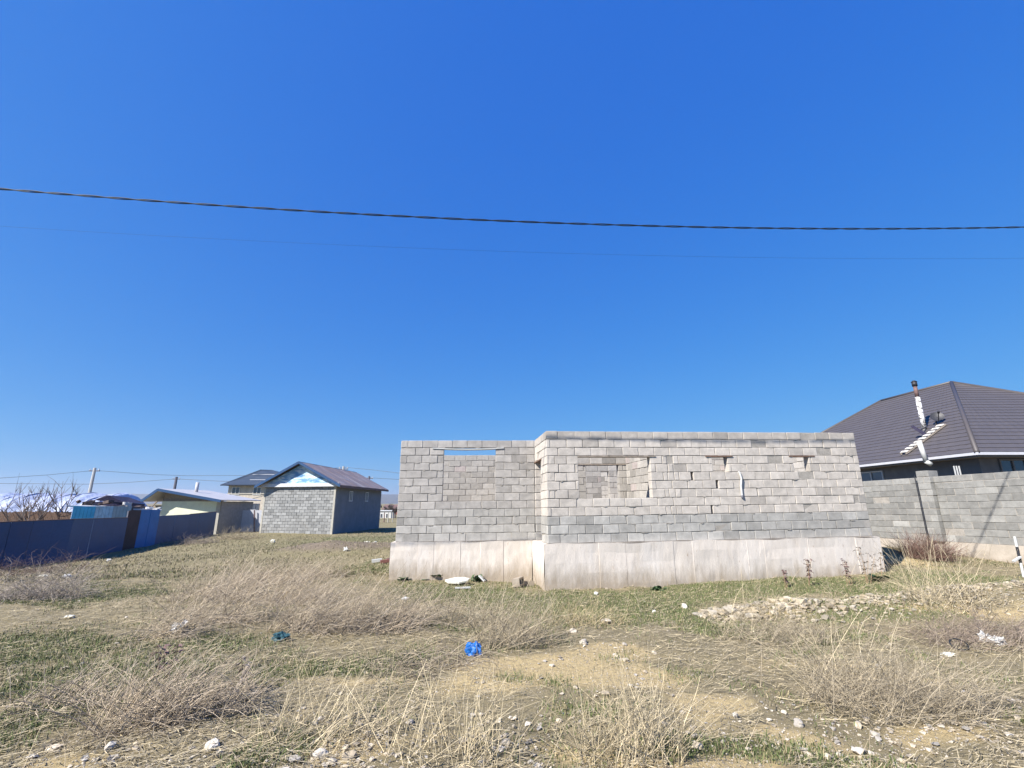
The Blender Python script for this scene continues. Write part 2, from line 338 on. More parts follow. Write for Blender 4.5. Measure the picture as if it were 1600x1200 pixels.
FG_ = ss(11, 20, YY)*.2*ss(-.6, .3, fbm(XX*.6, YY*.35, 4, 61)-.35)
tint = np.stack([np.maximum(ss(.15, .8, G_), FG_), ss(.2, .8, S_), np.clip(MD_, 0, 1)], -1).reshape(-1, 3)
tag(link('ground', quads_mesh('ground', V, Q, gm, tint, True)), kind='structure')

# far hills: a long low range
hx = np.linspace(-9000, 9000, 260); hh = 70 + 60*fbm(hx*.0006+9, hx*0, 4, 21) + 25*ss(2500, -5000, hx)
rows = [(5200, 0), (5800, .55), (6500, 1), (7600, .9), (9000, 0)]
V = np.concatenate([np.stack([hx, np.full_like(hx, y)+200*fbm(hx*.002, hx*0+y, 3, 5), -3 + k*hh*(1+.12*(fbm(hx*.004, hx*0+y*.01, 3, 8)-.5))], -1) for y, k in rows])
n = len(hx); ii = (np.arange(len(rows)-1)[:, None]*n + np.arange(n-1)[None, :]).ravel()
tag(link('hills', quads_mesh('hills', V, np.stack([ii, ii+1, ii+1+n, ii+n], 1), M['hills'], None, True)), kind='structure')

# ------------------------------------------------------------------ block masonry
def block_shape(L_, W_, H_, seed, bev=.007):
    """chamfered block, slightly out of true: 24 vertices"""
    r = random.Random(seed); V = []; idx = {}
    for sx in (-1, 1):
        for sy in (-1, 1):
            for sz in (-1, 1):
                j = [(r.random()-.5)*.006 for _ in range(3)]
                for k in range(3):
                    b = bev*(.4+r.random()*1.2)*(3.2 if bev and r.random() < .07 else 1)
                    p = [sx*(L_/2), sy*(W_/2), sz*(H_/2)]
                    for q in range(3):
                        if q != k: p[q] -= (sx, sy, sz)[q]*b
                    idx[(sx, sy, sz, k)] = len(V); V.append(tuple(p[q]+j[q] for q in range(3)))
    F = []
    for k in range(3):
        a, b = [q for q in range(3) if q != k]
        for s in (-1, 1):
            c = []
            for u, v in ((-1, -1), (1, -1), (1, 1), (-1, 1)):
                t = [0, 0, 0]; t[k] = s; t[a] = u; t[b] = v; c.append(idx[(t[0], t[1], t[2], k)])
            if (s == 1) == (k == 1): c.reverse()
            F.append(tuple(c))
    for k in range(3):                      # edge chamfers, edges along axis k
        a, b = [q for q in range(3) if q != k]
        for u in (-1, 1):
            for v in (-1, 1):
                def g(sk, kk):
                    t = [0, 0, 0]; t[k] = sk; t[a] = u; t[b] = v; return idx[(t[0], t[1], t[2], kk)]
                F.append((g(-1, a), g(1, a), g(1, b), g(-1, b)))
    for sx in (-1, 1):
        for sy in (-1, 1):
            for sz in (-1, 1): F.append(tuple(idx[(sx, sy, sz, k)] for k in range(3)))
    return V, F
_bm = {}
def block_mesh(L_, W_, H_, var):
    k = (round(L_*50)/50, round(W_, 2), round(H_, 3), var)
    if k not in _bm:
        V, F = block_shape(max(k[0], .04), W_, H_, hash(k) & 0xffff)
        me = bpy.data.meshes.new('block'); me.from_pydata(V, [], F); me.validate(); me.update(); me.materials.append(M['block']); _bm[k] = me
    return _bm[k]
class Wall:
    def __init__(s, p0, p1, z0, z1, nc, thick, openings=(), ch=.2, bl=.4, phase=0, color=None, side=1, special=None, depth_jit=.005, top_skip=None):
        s.p0 = Vector((p0[0], p0[1], 0)); s.p1 = Vector((p1[0], p1[1], 0)); s.L = (s.p1-s.p0).length
        s.d = (s.p1-s.p0)/s.L; s.n = Vector((-s.d.y, s.d.x, 0))*side      # n points INTO the wall from the outer face
        s.ang = math.atan2(s.d.y, s.d.x); s.slope = math.atan2(z1-z0, s.L)
        s.z0, s.z1, s.nc, s.t, s.op, s.ch = z0, z1, nc, thick, list(openings), ch
        s.blocks = []; s.runs = []
        r = random.Random(int(s.L*1000)+nc)
        for c in range(nc):
            free = [(0, s.L)]
            for (a, b, c0, c1) in s.op:
                if c0 <= c <= c1:
                    nf = []
                    for f0, f1 in free:
                        if b <= f0 or a >= f1: nf.append((f0, f1)); continue
                        if a > f0: nf.append((f0, a))
                        if b < f1: nf.append((b, f1))
                    free = nf
            for f0, f1 in free:
                if f1-f0 > .05: s.runs.append((c, f0, f1))
            x = -((phase + (c % 2)*bl/2) % bl); edges = []
            while x < s.L+bl: edges.append(x + (r.random()-.5)*.02); x += bl
            for f0, f1 in free:
                e = [f0] + [q for q in edges if f0+.07 < q < f1-.07] + [f1]
                if special:
                    for sp in special(c):
                        if f0 <= sp[0] and sp[1] <= f1: e = [q for q in e if not (sp[0]-.06 < q < sp[1]+.06) or q in (f0, f1)] + [sp[0], sp[1]]; e.sort()
                for a, b in zip(e, e[1:]):
                    if b-a < .03: continue
                    jt = .013 + (.012 if r.random() < .12 else 0)
                    s.blocks.append(dict(s=(a+b)/2, L=b-a-jt, c=c, z=s.z0+(s.z1-s.z0)*((a+b)/2)/s.L + (c+.5)*ch + (r.random()-.5)*.009,
                        dn=(r.random()-.5)*2*depth_jit + (.012 if r.random() < .04 else 0), rot=(r.random()-.5)*.012, col=color(c, (a+b)/2, r) if color else (.45, .43, .4)))
    def place(s, b):
        p = s.p0 + s.d*b['s'] + s.n*(s.t/2 + b['dn']); return Vector((p.x, p.y, b['z']))
    def mortar(s, mb, inset=.013):
        for c, a, b in s.runs:
            if b-a < .1: continue
            a += .016; b -= .016
            zz = lambda q: s.z0 + (s.z1-s.z0)*q/s.L
            q = [s.p0+s.d*a+s.n*inset, s.p0+s.d*b+s.n*inset, s.p0+s.d*b+s.n*(s.t-inset), s.p0+s.d*a+s.n*(s.t-inset)]
            zb = [zz(a), zz(b), zz(b), zz(a)]; top = s.ch-(.008 if c == s.nc-1 else .0015)
            mb.prism([Vector((p.x, p.y, z+c*s.ch)) for p, z in zip(q, zb)], [Vector((p.x, p.y, z+c*s.ch+top)) for p, z in zip(q, zb)])
def joined_blocks(name, items, parent, org, kind='stuff', hgt=None):
    V = []; T = []; loops = []; st = []; tot = []; n = 0; ls = 0
    cache = [block_shape(1, 1, 1, k, 0) for k in range(1)]
    for wl, b in items:
        bv, bf = block_shape(max(b['L'], .04), wl.t, wl.ch-.012, random.randint(0, 9999))
        E_ = Euler((0, -wl.slope, wl.ang + b['rot'])).to_matrix(); p = wl.place(b)-org
        bv = (np.array(bv) @ np.array(E_).T) + np.array(p); V.append(bv); T.append(np.tile(b['col'], (len(bv), 1)))
        for f in bf: loops += [n+i for i in f]; st.append(ls); tot.append(len(f)); ls += len(f)
        n += len(bv)
    o = link(name, fast_mesh(name, np.concatenate(V), loops, st, tot, M['blocks'], np.concatenate(T)), parent)
    if kind: o['kind'] = kind
    return o
def single_block(wl, b, parent, org):
    o = link('block', block_mesh(b['L'], wl.t, wl.ch-.012, random.randint(0, 3)), parent)
    o.location = wl.place(b)-org; o.rotation_euler = (0, -wl.slope, wl.ang + b['rot']); o.color = (*b['col'], 1); return o

# ------------------------------------------------------------------ the unfinished house
A = (.82, 11.2); B = (9.0, 12.19); Lp = (-2.975, 12.5); R_ = (.61, 12.72)
zA, zB, zL, zR = CH-.895, CH-.793, CH-.96, CH-.922
dB = (-.12, .993); C_ = (B[0]+dB[0]*9, B[1]+dB[1]*9); D_ = (Lp[0]-.05*9, Lp[1]+9)
org = Vector((3, 14, 0))
house = empty('unfinished_house', org, 'roofless unfinished grey block house on a pale concrete foundation in the middle of the field', 'house')
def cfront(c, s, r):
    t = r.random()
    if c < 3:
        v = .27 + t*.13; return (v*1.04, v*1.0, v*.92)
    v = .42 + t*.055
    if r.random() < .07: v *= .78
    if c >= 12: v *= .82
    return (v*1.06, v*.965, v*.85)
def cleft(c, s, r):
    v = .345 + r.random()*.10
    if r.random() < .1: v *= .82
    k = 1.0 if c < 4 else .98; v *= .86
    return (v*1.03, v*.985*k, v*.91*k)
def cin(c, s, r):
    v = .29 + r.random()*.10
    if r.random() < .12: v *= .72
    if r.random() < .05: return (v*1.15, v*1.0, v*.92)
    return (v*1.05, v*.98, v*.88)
def sx(px, py, P0, P1): return on_line(px, py, P0, P1)[0]
w1a, w1b = sx(904.5, 745, A, B), sx(1017, 745, A, B)
w2a, w2b = sx(1113, 722, A, B), sx(1137, 722, A, B)
w3a, w3b = sx(1240, 722, A, B), sx(1264, 722, A, B)
tj = sx(1048, 745, A, B)
hol = [(sx(1080, 745, A, B), 7), (sx(1119, 757, A, B), 6), (sx(1111, 795, A, B), 3)]
def spfront(c):
    o = []
    if c in (9, 7, 5): o += [(.07, .2)] 
    if c in (9, 5, 7): o += [(tj-.07, tj+.09)]
    elif c in (3, 8): o += [(tj-.05, tj+.08)]
    return o
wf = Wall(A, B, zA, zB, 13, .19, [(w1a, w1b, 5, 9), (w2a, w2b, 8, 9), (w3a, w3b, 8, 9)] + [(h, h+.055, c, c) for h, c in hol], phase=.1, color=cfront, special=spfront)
la, lb = sx(692.6, 740, Lp, R_), sx(774, 740, Lp, R_)
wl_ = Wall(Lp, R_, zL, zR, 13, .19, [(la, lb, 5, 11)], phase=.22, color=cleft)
Lr = math.dist(R_, A)
wr = Wall(R_, A, zR, zA, 13, .19, [(.08, .78, 0, 9)], phase=.0, color=lambda c, s, r: cfront(max(c, 0), s, r), side=1)
# other walls behind (seen through the openings and over the top from elsewhere)
ws1 = Wall(D_, Lp, zL, zL, 13, .19, [(4.9, 7.1, 3, 12)], color=cleft, side=1)  # unseen gap added so this wall's shadow stays off the inner wall
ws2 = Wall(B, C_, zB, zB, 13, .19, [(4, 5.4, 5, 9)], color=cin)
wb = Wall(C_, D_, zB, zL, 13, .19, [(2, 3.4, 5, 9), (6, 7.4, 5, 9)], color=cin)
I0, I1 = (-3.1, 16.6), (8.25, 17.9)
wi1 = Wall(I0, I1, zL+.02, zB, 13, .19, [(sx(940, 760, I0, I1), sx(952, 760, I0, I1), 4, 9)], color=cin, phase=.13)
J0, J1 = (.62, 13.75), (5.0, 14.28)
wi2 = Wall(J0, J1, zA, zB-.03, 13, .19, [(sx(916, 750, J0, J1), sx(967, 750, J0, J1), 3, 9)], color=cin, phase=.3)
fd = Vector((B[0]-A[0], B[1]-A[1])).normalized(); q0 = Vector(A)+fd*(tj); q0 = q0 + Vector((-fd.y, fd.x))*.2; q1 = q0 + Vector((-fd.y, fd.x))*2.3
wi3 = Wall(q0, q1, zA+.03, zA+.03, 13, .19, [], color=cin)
K0 = (.50, 13.0); K1 = (.10, 16.45)
wi4 = Wall(K0, K1, zR, zR, 13, .19, [], color=cin, side=-1)
walls_front = [wf, wl_, wr]
cand = []
for wl in walls_front:
    for b in wl.blocks:
        p = wl.place(b); cand.append((b['L']*(.55 if wl is wr else 1)/(p.length**2), wl, b))
cand.sort(key=lambda t: -t[0])
for _, wl, b in cand[:299]: single_block(wl, b, house, org)
rest = [(wl, b) for _, wl, b in cand[299:]]
for wl in (ws1, ws2, wb, wi1, wi2, wi3, wi4): rest += [(wl, b) for b in wl.blocks]
joined_blocks('block_masonry', rest, house, org)
mb = MB(org)
for wl in (wf, wl_, wr, ws1, ws2, wb, wi1, wi2, wi3, wi4): wl.mortar(mb)
rq = random.Random(8)
for wl in (wf, wl_):                        # mortar squeezed out of the bed joints
    for b_ in wl.blocks:
        if rq.random() < .30 and b_['L'] > .15 and b_['c'] > 0:
            s0_ = b_['s']+(rq.random()-.7)*b_['L']*.6; ln_ = rq.uniform(.05, .2); zc_ = b_['z']-wl.ch/2+rq.uniform(-.004, .008)
            if not (b_['s']-b_['L']/2 < s0_ and s0_+ln_ < b_['s']+b_['L']/2): continue
            k_ = 5; pts = []; out_ = rq.uniform(.004, .010)
            for i in range(k_+1): t = i/k_; pts.append((s0_+ln_*t, rq.uniform(.003, .012)*math.sin(math.pi*min(.95, t*.9+.05)), rq.uniform(.005, .022)*math.sin(math.pi*min(.95, t*.9+.05))))
            ring = [(a_, zc_+u_) for a_, u_, d_ in pts]+[(a_, zc_-d_) for a_, u_, d_ in reversed(pts)]
            mb.prism([(wl.p0+wl.d*a_-wl.n*out_).to_2d().to_3d()+Vector((0, 0, z_)) for a_, z_ in ring], [(wl.p0+wl.d*a_+wl.n*.02).to_2d().to_3d()+Vector((0, 0, z_)) for a_, z_ in ring])
mb.build('mortar', M['mortar'], house)
# foundation: a cast footing round the footprint, board-marked panels, slightly wider than the walls
def off(p, q, d):            # outward offset of an edge
    v = Vector((q[0]-p[0], q[1]-p[1])).normalized(); return Vector((v.y, -v.x))*d
fp = [Vector(Lp)+Vector((-.10, -.09)), Vector(R_)+Vector((-.09, -.09)), Vector(A)+Vector((-.09, -.09)), Vector(B)+Vector((.10, -.09)), Vector(C_)+Vector((.12, .12)), Vector(D_)+Vector((-.12, .12))]
fz = [zL, zR, zA, zB, zB, zL]
V = []; F = []; 
for e in range(6):
    a, b = fp[e], fp[(e+1) % 6]; za, zb = fz[e], fz[(e+1) % 6]; Ln = (b-a).length; nn = off(a, b, 1)
    # panel seams every ~0.6 m; columns doubled at each seam for a narrow groove
    xs = []; npn = max(1, round(Ln/.61)); cuts = [0]+[Ln*(k+random.uniform(-.25, .25))/npn for k in range(1, npn)]+[Ln]
    for k in range(npn):
        x0 = cuts[k]; x1 = cuts[k+1]; o_ = random.uniform(-.006, .006)
        for j in range(7): 
            t = x0+.006+(x1-x0-.012)*j/6; xs.append((t, o_))
        if k < npn-1: xs.append((x1, random.choice((-.003, -.005, .001, .004))))
    nz = 9; base = len(V)
    for t, o_ in xs:
        for j in range(nz+1):
            h = j/nz; p = a + (b-a)*(t/Ln); zt = za+(zb-za)*t/Ln
            if e in (0, 2) : zt += .012*math.sin(t*2.1)+.01*math.sin(t*5.3)
            bulge = .01*math.sin(h*9+t*1.3) + float(fbm(t*3+e*31, h*4, 3, 77)-.5)*.03
            q = p + nn*(o_+bulge if j < nz else o_)
            V.append((q.x-org.x, q.y-org.y, (-1.1)*(1-h) + (zt-.002)*h))
    for i in range(len(xs)-1):
        for j in range(nz): p = base+i*(nz+1)+j; F.append((p, p+nz+1, p+nz+2, p+1))
n0 = len(V)
for e in range(6): V.append((fp[e].x-org.x, fp[e].y-org.y, fz[e]-.004))
F.append(tuple(range(n0, n0+6)))
me = bpy.data.meshes.new('foundation'); me.from_pydata(V, [], F); me.update(); me.materials.append(M['plinth']); link('foundation', me, house)
# lintels
def lintel(wl, sa, sb, c, m, hh=.028, proud=.018, sag=0, name='lintel'):
    mb = MB(org); k = 6
    for i in range(k):
        a = sa+(sb-sa)*i/k; b = sa+(sb-sa)*(i+1)/k
        za = wl.z0+(wl.z1-wl.z0)*a/wl.L + c*wl.ch - sag*math.sin(math.pi*i/k); zb = wl.z0+(wl.z1-wl.z0)*b/wl.L + c*wl.ch - sag*math.sin(math.pi*(i+1)/k)
        q = [wl.p0+wl.d*a-wl.n*proud, wl.p0+wl.d*b-wl.n*proud, wl.p0+wl.d*b+wl.n*(wl.t+proud), wl.p0+wl.d*a+wl.n*(wl.t+proud)]
        zz = [za, zb, zb, za]
        mb.prism([Vector((p.x, p.y, z-hh)) for p, z in zip(q, zz)], [Vector((p.x, p.y, z)) for p, z in zip(q, zz)])
    return mb.build(name, m, house)
lintel(wf, sx(903, 715, A, B), sx(1024, 715, A, B), 10, M['timber'])
lintel(wf, sx(1102, 711, A, B), sx(1144, 711, A, B), 10, M['board'])
lintel(wf, sx(1232, 711, A, B), sx(1272, 711, A, B), 10, M['board'])
lintel(wl_, sx(676, 700, Lp, R_), sx(787, 700, Lp, R_), 12, M['white'], .022, .03, .03)['label'] = 'thin sagging white metal strip over the left window'
lintel(wi2, sx(900, 722, J0, J1), sx(988, 722, J0, J1), 10, M['timber'])
lintel(wr, .02, .86, 10, M['board'])
# white pipe stub hanging on the long wall
p0 = at(1155.5, 737, 11.76); p1 = at(1159.5, 774, 11.76)
pp = empty('drain_pipe', p1, 'short white plastic pipe hanging from a hole in the long block wall', 'pipe')
mb = MB(p1); pts = [p0+Vector((0, .08, 0)), p0+Vector((0, -.0, -.02)), p0.lerp(p1, .3)+Vector((.03, 0, 0)), p0.lerp(p1, .6), p1]
for a, b in zip(pts, pts[1:]): mb.cyl(a, b, .022, .024, 8)
mb.build('pipe_tube', M['white'], pp)
MB(p1).cyl(p1, p1+Vector((.004, 0, -.05)), .03, .03, 10).build('pipe_socket', M['darkpole'], pp)

# ------------------------------------------------------------------ block fence on the right
F0 = Vector((13.1, 17.7)); F1 = Vector((14.1, 13.0)); fdv = (F1-F0).normalized()
Fs = F0 - fdv*3.0; Fe = F1 + fdv*2.6
def fz_(p): t = (p-F0).dot(fdv)/(F1-F0).length; return CH + (-1.20)*(1-t) + (-1.115)*t
fo = Vector((F1.x, F1.y, .1))
fence = empty('block_fence', fo, 'tall grey concrete block wall with a square pillar before the brown roofed house', 'wall')
def cfence(c, s, r):
    v = .185 + r.random()*.07
    if r.random() < .08: v *= 1.45
    return (v*1.02, v*1.0, v*.93)
pil = F0 + fdv*((Vector((13.56, 15.52))-F0).length)
seg1 = Wall(Fs, pil-fdv*.2, fz_(Fs), fz_(pil), 10, .19, [], color=cfence, side=1, phase=.1, bl=.56)
seg2 = Wall(pil+fdv*.2, Fe, fz_(pil), fz_(Fe), 10, .19, [], color=cfence, side=1, phase=.3, bl=.56)
for wl in (seg1, seg2):
    for b in wl.blocks: single_block(wl, b, fence, fo)
mb = MB(fo); seg1.mortar(mb, .012); seg2.mortar(mb, .012); mb.build('mortar', M['mortar'], fence)
nrm = Vector((-fdv.y, fdv.x))              # into the wall (to the right)
pp0 = pil - fdv*.2 - nrm*.14; pl = Wall(pp0, pp0+fdv*.4, fz_(pil), fz_(pil), 11, .40, [], color=lambda c, s, r: tuple(v*1.15 for v in cfence(c, s, r)), side=1, phase=0)
pillar = link('pillar', None, fence)
for b in pl.blocks: single_block(pl, b, pillar, fo)
mb = MB(fo); pl.mortar(mb, .010); mb.build('mortar', M['mortar'], pillar)
mb = MB(fo)
for a, b, o_ in ((Fs, Fe, .05),):
    p = [a-nrm*o_, b-nrm*o_, b+nrm*.25, a+nrm*.25]
    mb.prism([Vector((q.x, q.y, -.6)) for q in p], [Vector((q.x, q.y, fz_(q)-.002)) for q in p])
mb.build('concrete_base', M['plinth2'], fence)
a = pp0 - fdv*.03
MB(fo).cyl((a.x-.02, a.y, fz_(pil)-.15), (a.x-.02, a.y, fz_(pil)+2.05), .014, .014, 8).build('pillar_shade_strip', M['black'], fence)  # dark bar added to draw the pillar's shadow line on the fence

# ------------------------------------------------------------------ brown roofed house on the right
ho = Vector((20, 20, 0))
bh = empty('brown_roof_house', ho, 'house with a dark brown metal tile hip roof behind the grey block fence', 'house')
EZ, RZ = CH+1.8, CH+6.4
e0, e1, e2, e3 = Vector((16.8, 16.9, EZ)), Vector((16.8, 35.2, EZ)), Vector((31.2, 35.2, EZ)), Vector((31.2, 16.75, EZ))
r0, r1 = Vector((24.0, 24.6, RZ)), Vector((23.8, 29.3, RZ))
def tiled(name, a, b, c, d, rows, across, step=.019, wave=.004):   # eave a->b, ridge d->c
    V = []; F = []; nrm_ = (b-a).cross(d-a).normalized()
    if nrm_.z < 0: nrm_ = -nrm_
    for r in range(rows):
        for e in (0, 1):
            t = (r+e)/rows; L0 = a.lerp(d, t); L1 = b.lerp(c, t); h = step if e == 0 else .002
            for i in range(across+1):
                p = L0.lerp(L1, i/across); V.append(tuple(p + nrm_*(h+wave*math.sin(i*math.pi/2)*(1-.9*(t > .98))) - ho))
    n = across+1
    for r in range(rows):
        b0 = 2*r*n
        for i in range(across): F.append((b0+i, b0+i+1, b0+n+i+1, b0+n+i))
        if r: 
            for i in range(across): F.append((b0-n+i, b0-n+i+1, b0+i+1, b0+i))
    me = bpy.data.meshes.new(name); me.from_pydata(V, [], F); me.update(); me.materials.append(M['roofbrown']); return link(name, me, bh)
tiled('roof_slope', e0, e1, r1, r0, 24, 160); tiled('roof_slope', e0, e3, r0, r0, 24, 120)
tiled('roof_slope', e3, e2, r1, r0, 24, 60); tiled('roof_slope', e1, e2, r1, r1, 24, 60)
for p, q in ((r0, r1), (e0, r0), (e3, r0), (e1, r1)):
    mb = MB(ho); u = Vector((0, 0, .035)); 
    mb.cyl(p+u*.4, q+u*.4, .08, .08, 8); mb.build('ridge_cap', M['ridge'], bh, True)
for p, q in ((e0, e1), (e0, e3)):
    mb = MB(ho); mb.obox(p+Vector((0, 0, -.05)), q+Vector((0, 0, -.05)), .04, .10); mb.build('fascia', M['gutter'], bh)
MB(ho).box(16.86, 31.1, 16.95, 35.1, EZ-.16, EZ-.11).build('soffit', M['housewall'], bh)
MB(ho).box(17.4, 30.6, 17.5, 34.6, -.6, EZ-.165).build('wall', M['housewall'], bh)
# windows in the long side wall (x = 17.4) and the front wall
def window(org_, parent, c, u, wd, hg, m_f=None, mull=1, depth=.05, n=None):
    """frame object with pane child; c = bottom centre on the wall, u = unit along wall, n = outward"""
    m_f = m_f or M['frame']; up = Vector((0, 0, 1)); mb = MB(org_); fr = .05*max(1, hg/1.2)
    def bar(a0, a1, b0, b1):
        p = [c+u*a0+up*b0, c+u*a1+up*b0, c+u*a1+up*b1, c+u*a0+up*b1]; mb.prism([q+n*.004 for q in p], [q+n*(.004+depth) for q in p])
    bar(-wd/2, wd/2, 0, fr); bar(-wd/2, wd/2, hg-fr, hg); bar(-wd/2, -wd/2+fr, fr, hg-fr); bar(wd/2-fr, wd/2, fr, hg-fr)
    for k in range(mull):
        x = -wd/2 + wd*(k+1)/(mull+1); bar(x-fr/2, x+fr/2, fr, hg-fr)
    f = mb.build('window', m_f, parent); mb = MB(org_)
    p = [c-u*(wd/2-fr*.5)+up*fr*.5, c+u*(wd/2-fr*.5)+up*fr*.5, c+u*(wd/2-fr*.5)+up*(hg-fr*.5), c-u*(wd/2-fr*.5)+up*(hg-fr*.5)]
    mb.prism([q+n*.002 for q in p], [q+n*.012 for q in p]); mb.build('pane', M['glass'], f); return f
wp = at(1358, 745, 24.6); window(ho, bh, Vector((17.4, 22.9, EZ-1.55)), Vector((0, 1, 0)), 1.5, 1.25, M['gutter'], 1, n=Vector((-1, 0, 0)))
window(ho, bh, Vector((17.4, 29.5, EZ-1.55)), Vector((0, 1, 0)), 1.5, 1.25, M['gutter'], 1, n=Vector((-1, 0, 0)))
window(ho, bh, Vector((18.6, 17.5, EZ-1.5)), Vector((1, 0, 0)), 1.0, 1.3, M['housewall'], 1, n=Vector((0, -1, 0)))
MB(ho).box(19.6, 30.6, 17.38, 17.49, -.4, EZ-.3).build('beige_panel', M['beige'], bh)
# stove pipe
def slope_z(X): return EZ + (X-16.8)*(RZ-EZ)/7.2
cp = Vector((19.2, 21.5, slope_z(19.2)))
ch_ = link('stove_pipe', None, bh)
MB(ho).cyl(cp+Vector((0, 0, -.1)), cp+Vector((0, 0, 1.55)), .105, .095, 12).build('pipe_wrap', M['foil'], ch_, True)
MB(ho).cyl(cp+Vector((0, 0, 1.55)), cp+Vector((0, 0, 2.08)), .08, .08, 12).build('pipe_top', M['rust'], ch_, True)
MB(ho).cyl(cp+Vector((0, 0, 2.08)), cp+Vector((0, 0, 2.28)), .11, .11, 12).cyl(cp+Vector((0, 0, 2.284)), cp+Vector((0, 0, 2.36)), .13, .04, 12).build('pipe_cap', M['black'], ch_, True)
# dark bundle and dish by the pipe
sdp = cp + Vector((.15, -.35, .05)); sdo = empty('satellite_dish', sdp, 'dark satellite dish with arm on the brown roof beside the stove pipe', 'satellite dish')
mb = MB(sdp); nv = Vector((-.5, -.75, .45)).normalized(); ua = nv.cross(Vector((0, 0, 1))).normalized(); ub = ua.cross(nv); cc = sdp+Vector((.15, -.1, .45)); rings = []
for k, rr in enumerate((0.02, .10, .18, .25)):
    rings.append([cc + (ua*math.cos(t)+ub*math.sin(t))*rr + nv*(rr*rr*.8) for t in [2*math.pi*i/20 for i in range(20)]])
for q0_, q1_ in zip(rings, rings[1:]):
    for i in range(20): j = (i+1) % 20; mb.prism([q0_[i], q0_[j], q1_[j], q1_[i]], [p+nv*.008 for p in (q0_[i], q0_[j], q1_[j], q1_[i])])
mb.build('dish', M['black'], sdo)
MB(sdp).cyl(sdp+Vector((0, 0, -.1)), cc, .03, .03, 8).obox(cc-ub*.24, cc+nv*.5-ub*.1, .03, .03).build('arm', M['black'], sdo)
MB(sdp).cyl(cc+nv*.48-ub*.1, cc+nv*.6-ub*.08, .05, .04, 8).build('receiver', M['black'], sdo)
sb = cp+Vector((-.7, -.1, -.45)); so_ = empty('antenna_arm', sb, 'dark flat antenna bar beside the foot of the stove pipe on the brown roof', 'antenna')
MB(sb).obox(at(1425, 666, 21.0), at(1447, 680, 20.6), .12, .10).build('antenna_bar', M['tarp'], so_)
MB(sb).cyl(at(1436, 673, 20.8), cp+Vector((0, -.1, .1)), .03, .03, 8).build('antenna_mount', M['black'], so_)
# ladder lying across the slope
def on_slope(px, py):
    d = ray(px, py); k = (RZ-EZ)/7.2; t = (EZ-16.8*k-CH)/(d[2]-k*d[0]); return Vector((d[0]*t, d[1]*t, CH+d[2]*t))
a, b = on_slope(1413, 712), on_slope(1475, 666); nv = Vector((-(RZ-EZ), 0, 7.2)).normalized(); a += nv*.07; b += nv*.07
ld = empty('roof_ladder', a, 'pale wooden slatted ladder lying slantwise on the brown roof', 'ladder')
dd = (b-a).normalized(); sd = dd.cross(nv)
for s_ in (-1, 1): MB(a).obox(a+sd*.14*s_, b+sd*.14*s_, .05, .05).build('rail', M['timber'], ld)
L_ = (b-a).length; k = 9
for i in range(k):
    c0 = a+dd*(L_*(i+.22)/k)+nv*.045; c1 = a+dd*(L_*(i+.74)/k)+nv*.045
    MB(a).prism([c0-sd*.17, c0+sd*.17, c1+sd*.17, c1-sd*.17], [p+nv*.03 for p in (c0-sd*.17, c0+sd*.17, c1+sd*.17, c1-sd*.17)]).build('slat', M['ladder'], ld)
v0, v1, v2 = at(1436, 690, 18.8), at(1447, 721, 18.8), at(1455.5, 726, 18.75)
MB(ho).cyl(v0, v1, .085, .085, 12).cyl(v1+Vector((-.02, 0, .01)), v2, .085, .085, 12).build('vent_pipe', M['white'], bh, True)
for i in range(3):
    p = at(1503+i*4, 738, 17.2); MB(ho).box(p.x-.02, p.x+.02, p.y+.25, p.y+.27, p.z-.3, p.z+.25).build('bracket', M['white'], bh)

# ------------------------------------------------------------------ block shed with the plastic gable
so_ = Vector((-14.9, 33.5, 0)); shed = empty('block_shed', so_, 'long grey block shed with blue and white plastic sheeting over its gable', 'shed')
a, b, c, d = Vector((-17.6, 34.0)), Vector((-12.2, 33.0)), Vector((-11.9, 43.5)), Vector((-17.3, 44.5))
zt = CH+1.2; zf = -.42
def quadprism(mb, pts, z0, z1): mb.prism([Vector((p[0], p[1], z0)) for p in pts], [Vector((p[0], p[1], z1)) for p in pts])
mb = MB(so_); quadprism(mb, [a+Vector((.1, .1)), b+Vector((-.1, .1)), c+Vector((-.1, -.1)), d+Vector((.1, -.1))], -.9, zt-.05); mb.build('mortar', M['mortar'], shed)
wsf = Wall(a, b, zf+.1, zf+.1, 16, .19, [], ch=(zt-zf-.1)/16, color=lambda c, s, r: (lambda v: (v*.99, v, v*.98))(.19+r.random()*.13), phase=.1)
joined_blocks('front_blocks', [(wsf, b_) for b_ in wsf.blocks], shed, so_)
u = (b-a).normalized()
for (p, q) in ((a-u*.03, a+u*.1), (b-u*.1, b+u*.03)):
    mb = MB(so_); quadprism(mb, [p+Vector((0, -.015)), q+Vector((0, -.015)), q+Vector((0, .15)), p+Vector((0, .15))], zf+.1, zt-.02); mb.build('corner_strip', M['quoin'], shed)
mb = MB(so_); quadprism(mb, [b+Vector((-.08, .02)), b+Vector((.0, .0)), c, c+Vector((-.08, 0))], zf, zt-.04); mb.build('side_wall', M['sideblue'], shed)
mb = MB(so_); quadprism(mb, [a+Vector((-.08, -.08)), b+Vector((.06, -.08)), b+Vector((.06, .2)), a+Vector((-.08, .2))], -1.0, zf+.1); mb.build('footing', M['plinth2'], shed)
for t in (.28, .62):
    p = b.lerp(c, t); window(so_, shed, Vector((p.x, p.y, zt-1.05)), (c-b).normalized().to_3d(), .62, .75, M['frame'], 1, n=Vector((1, -.03, 0)).normalized())
ap0 = at(470, 722.5, 33.35); ridge_z = ap0.z; mid = Vector((-14.95, 33.5)); midb = Vector((-14.65, 44.2)); rz = ridge_z
fa = Vector((-17.85, 33.85, zt-.08)); fb = Vector((-11.95, 32.75, zt-.05)); ga = Vector((mid.x, 33.3, rz)); 
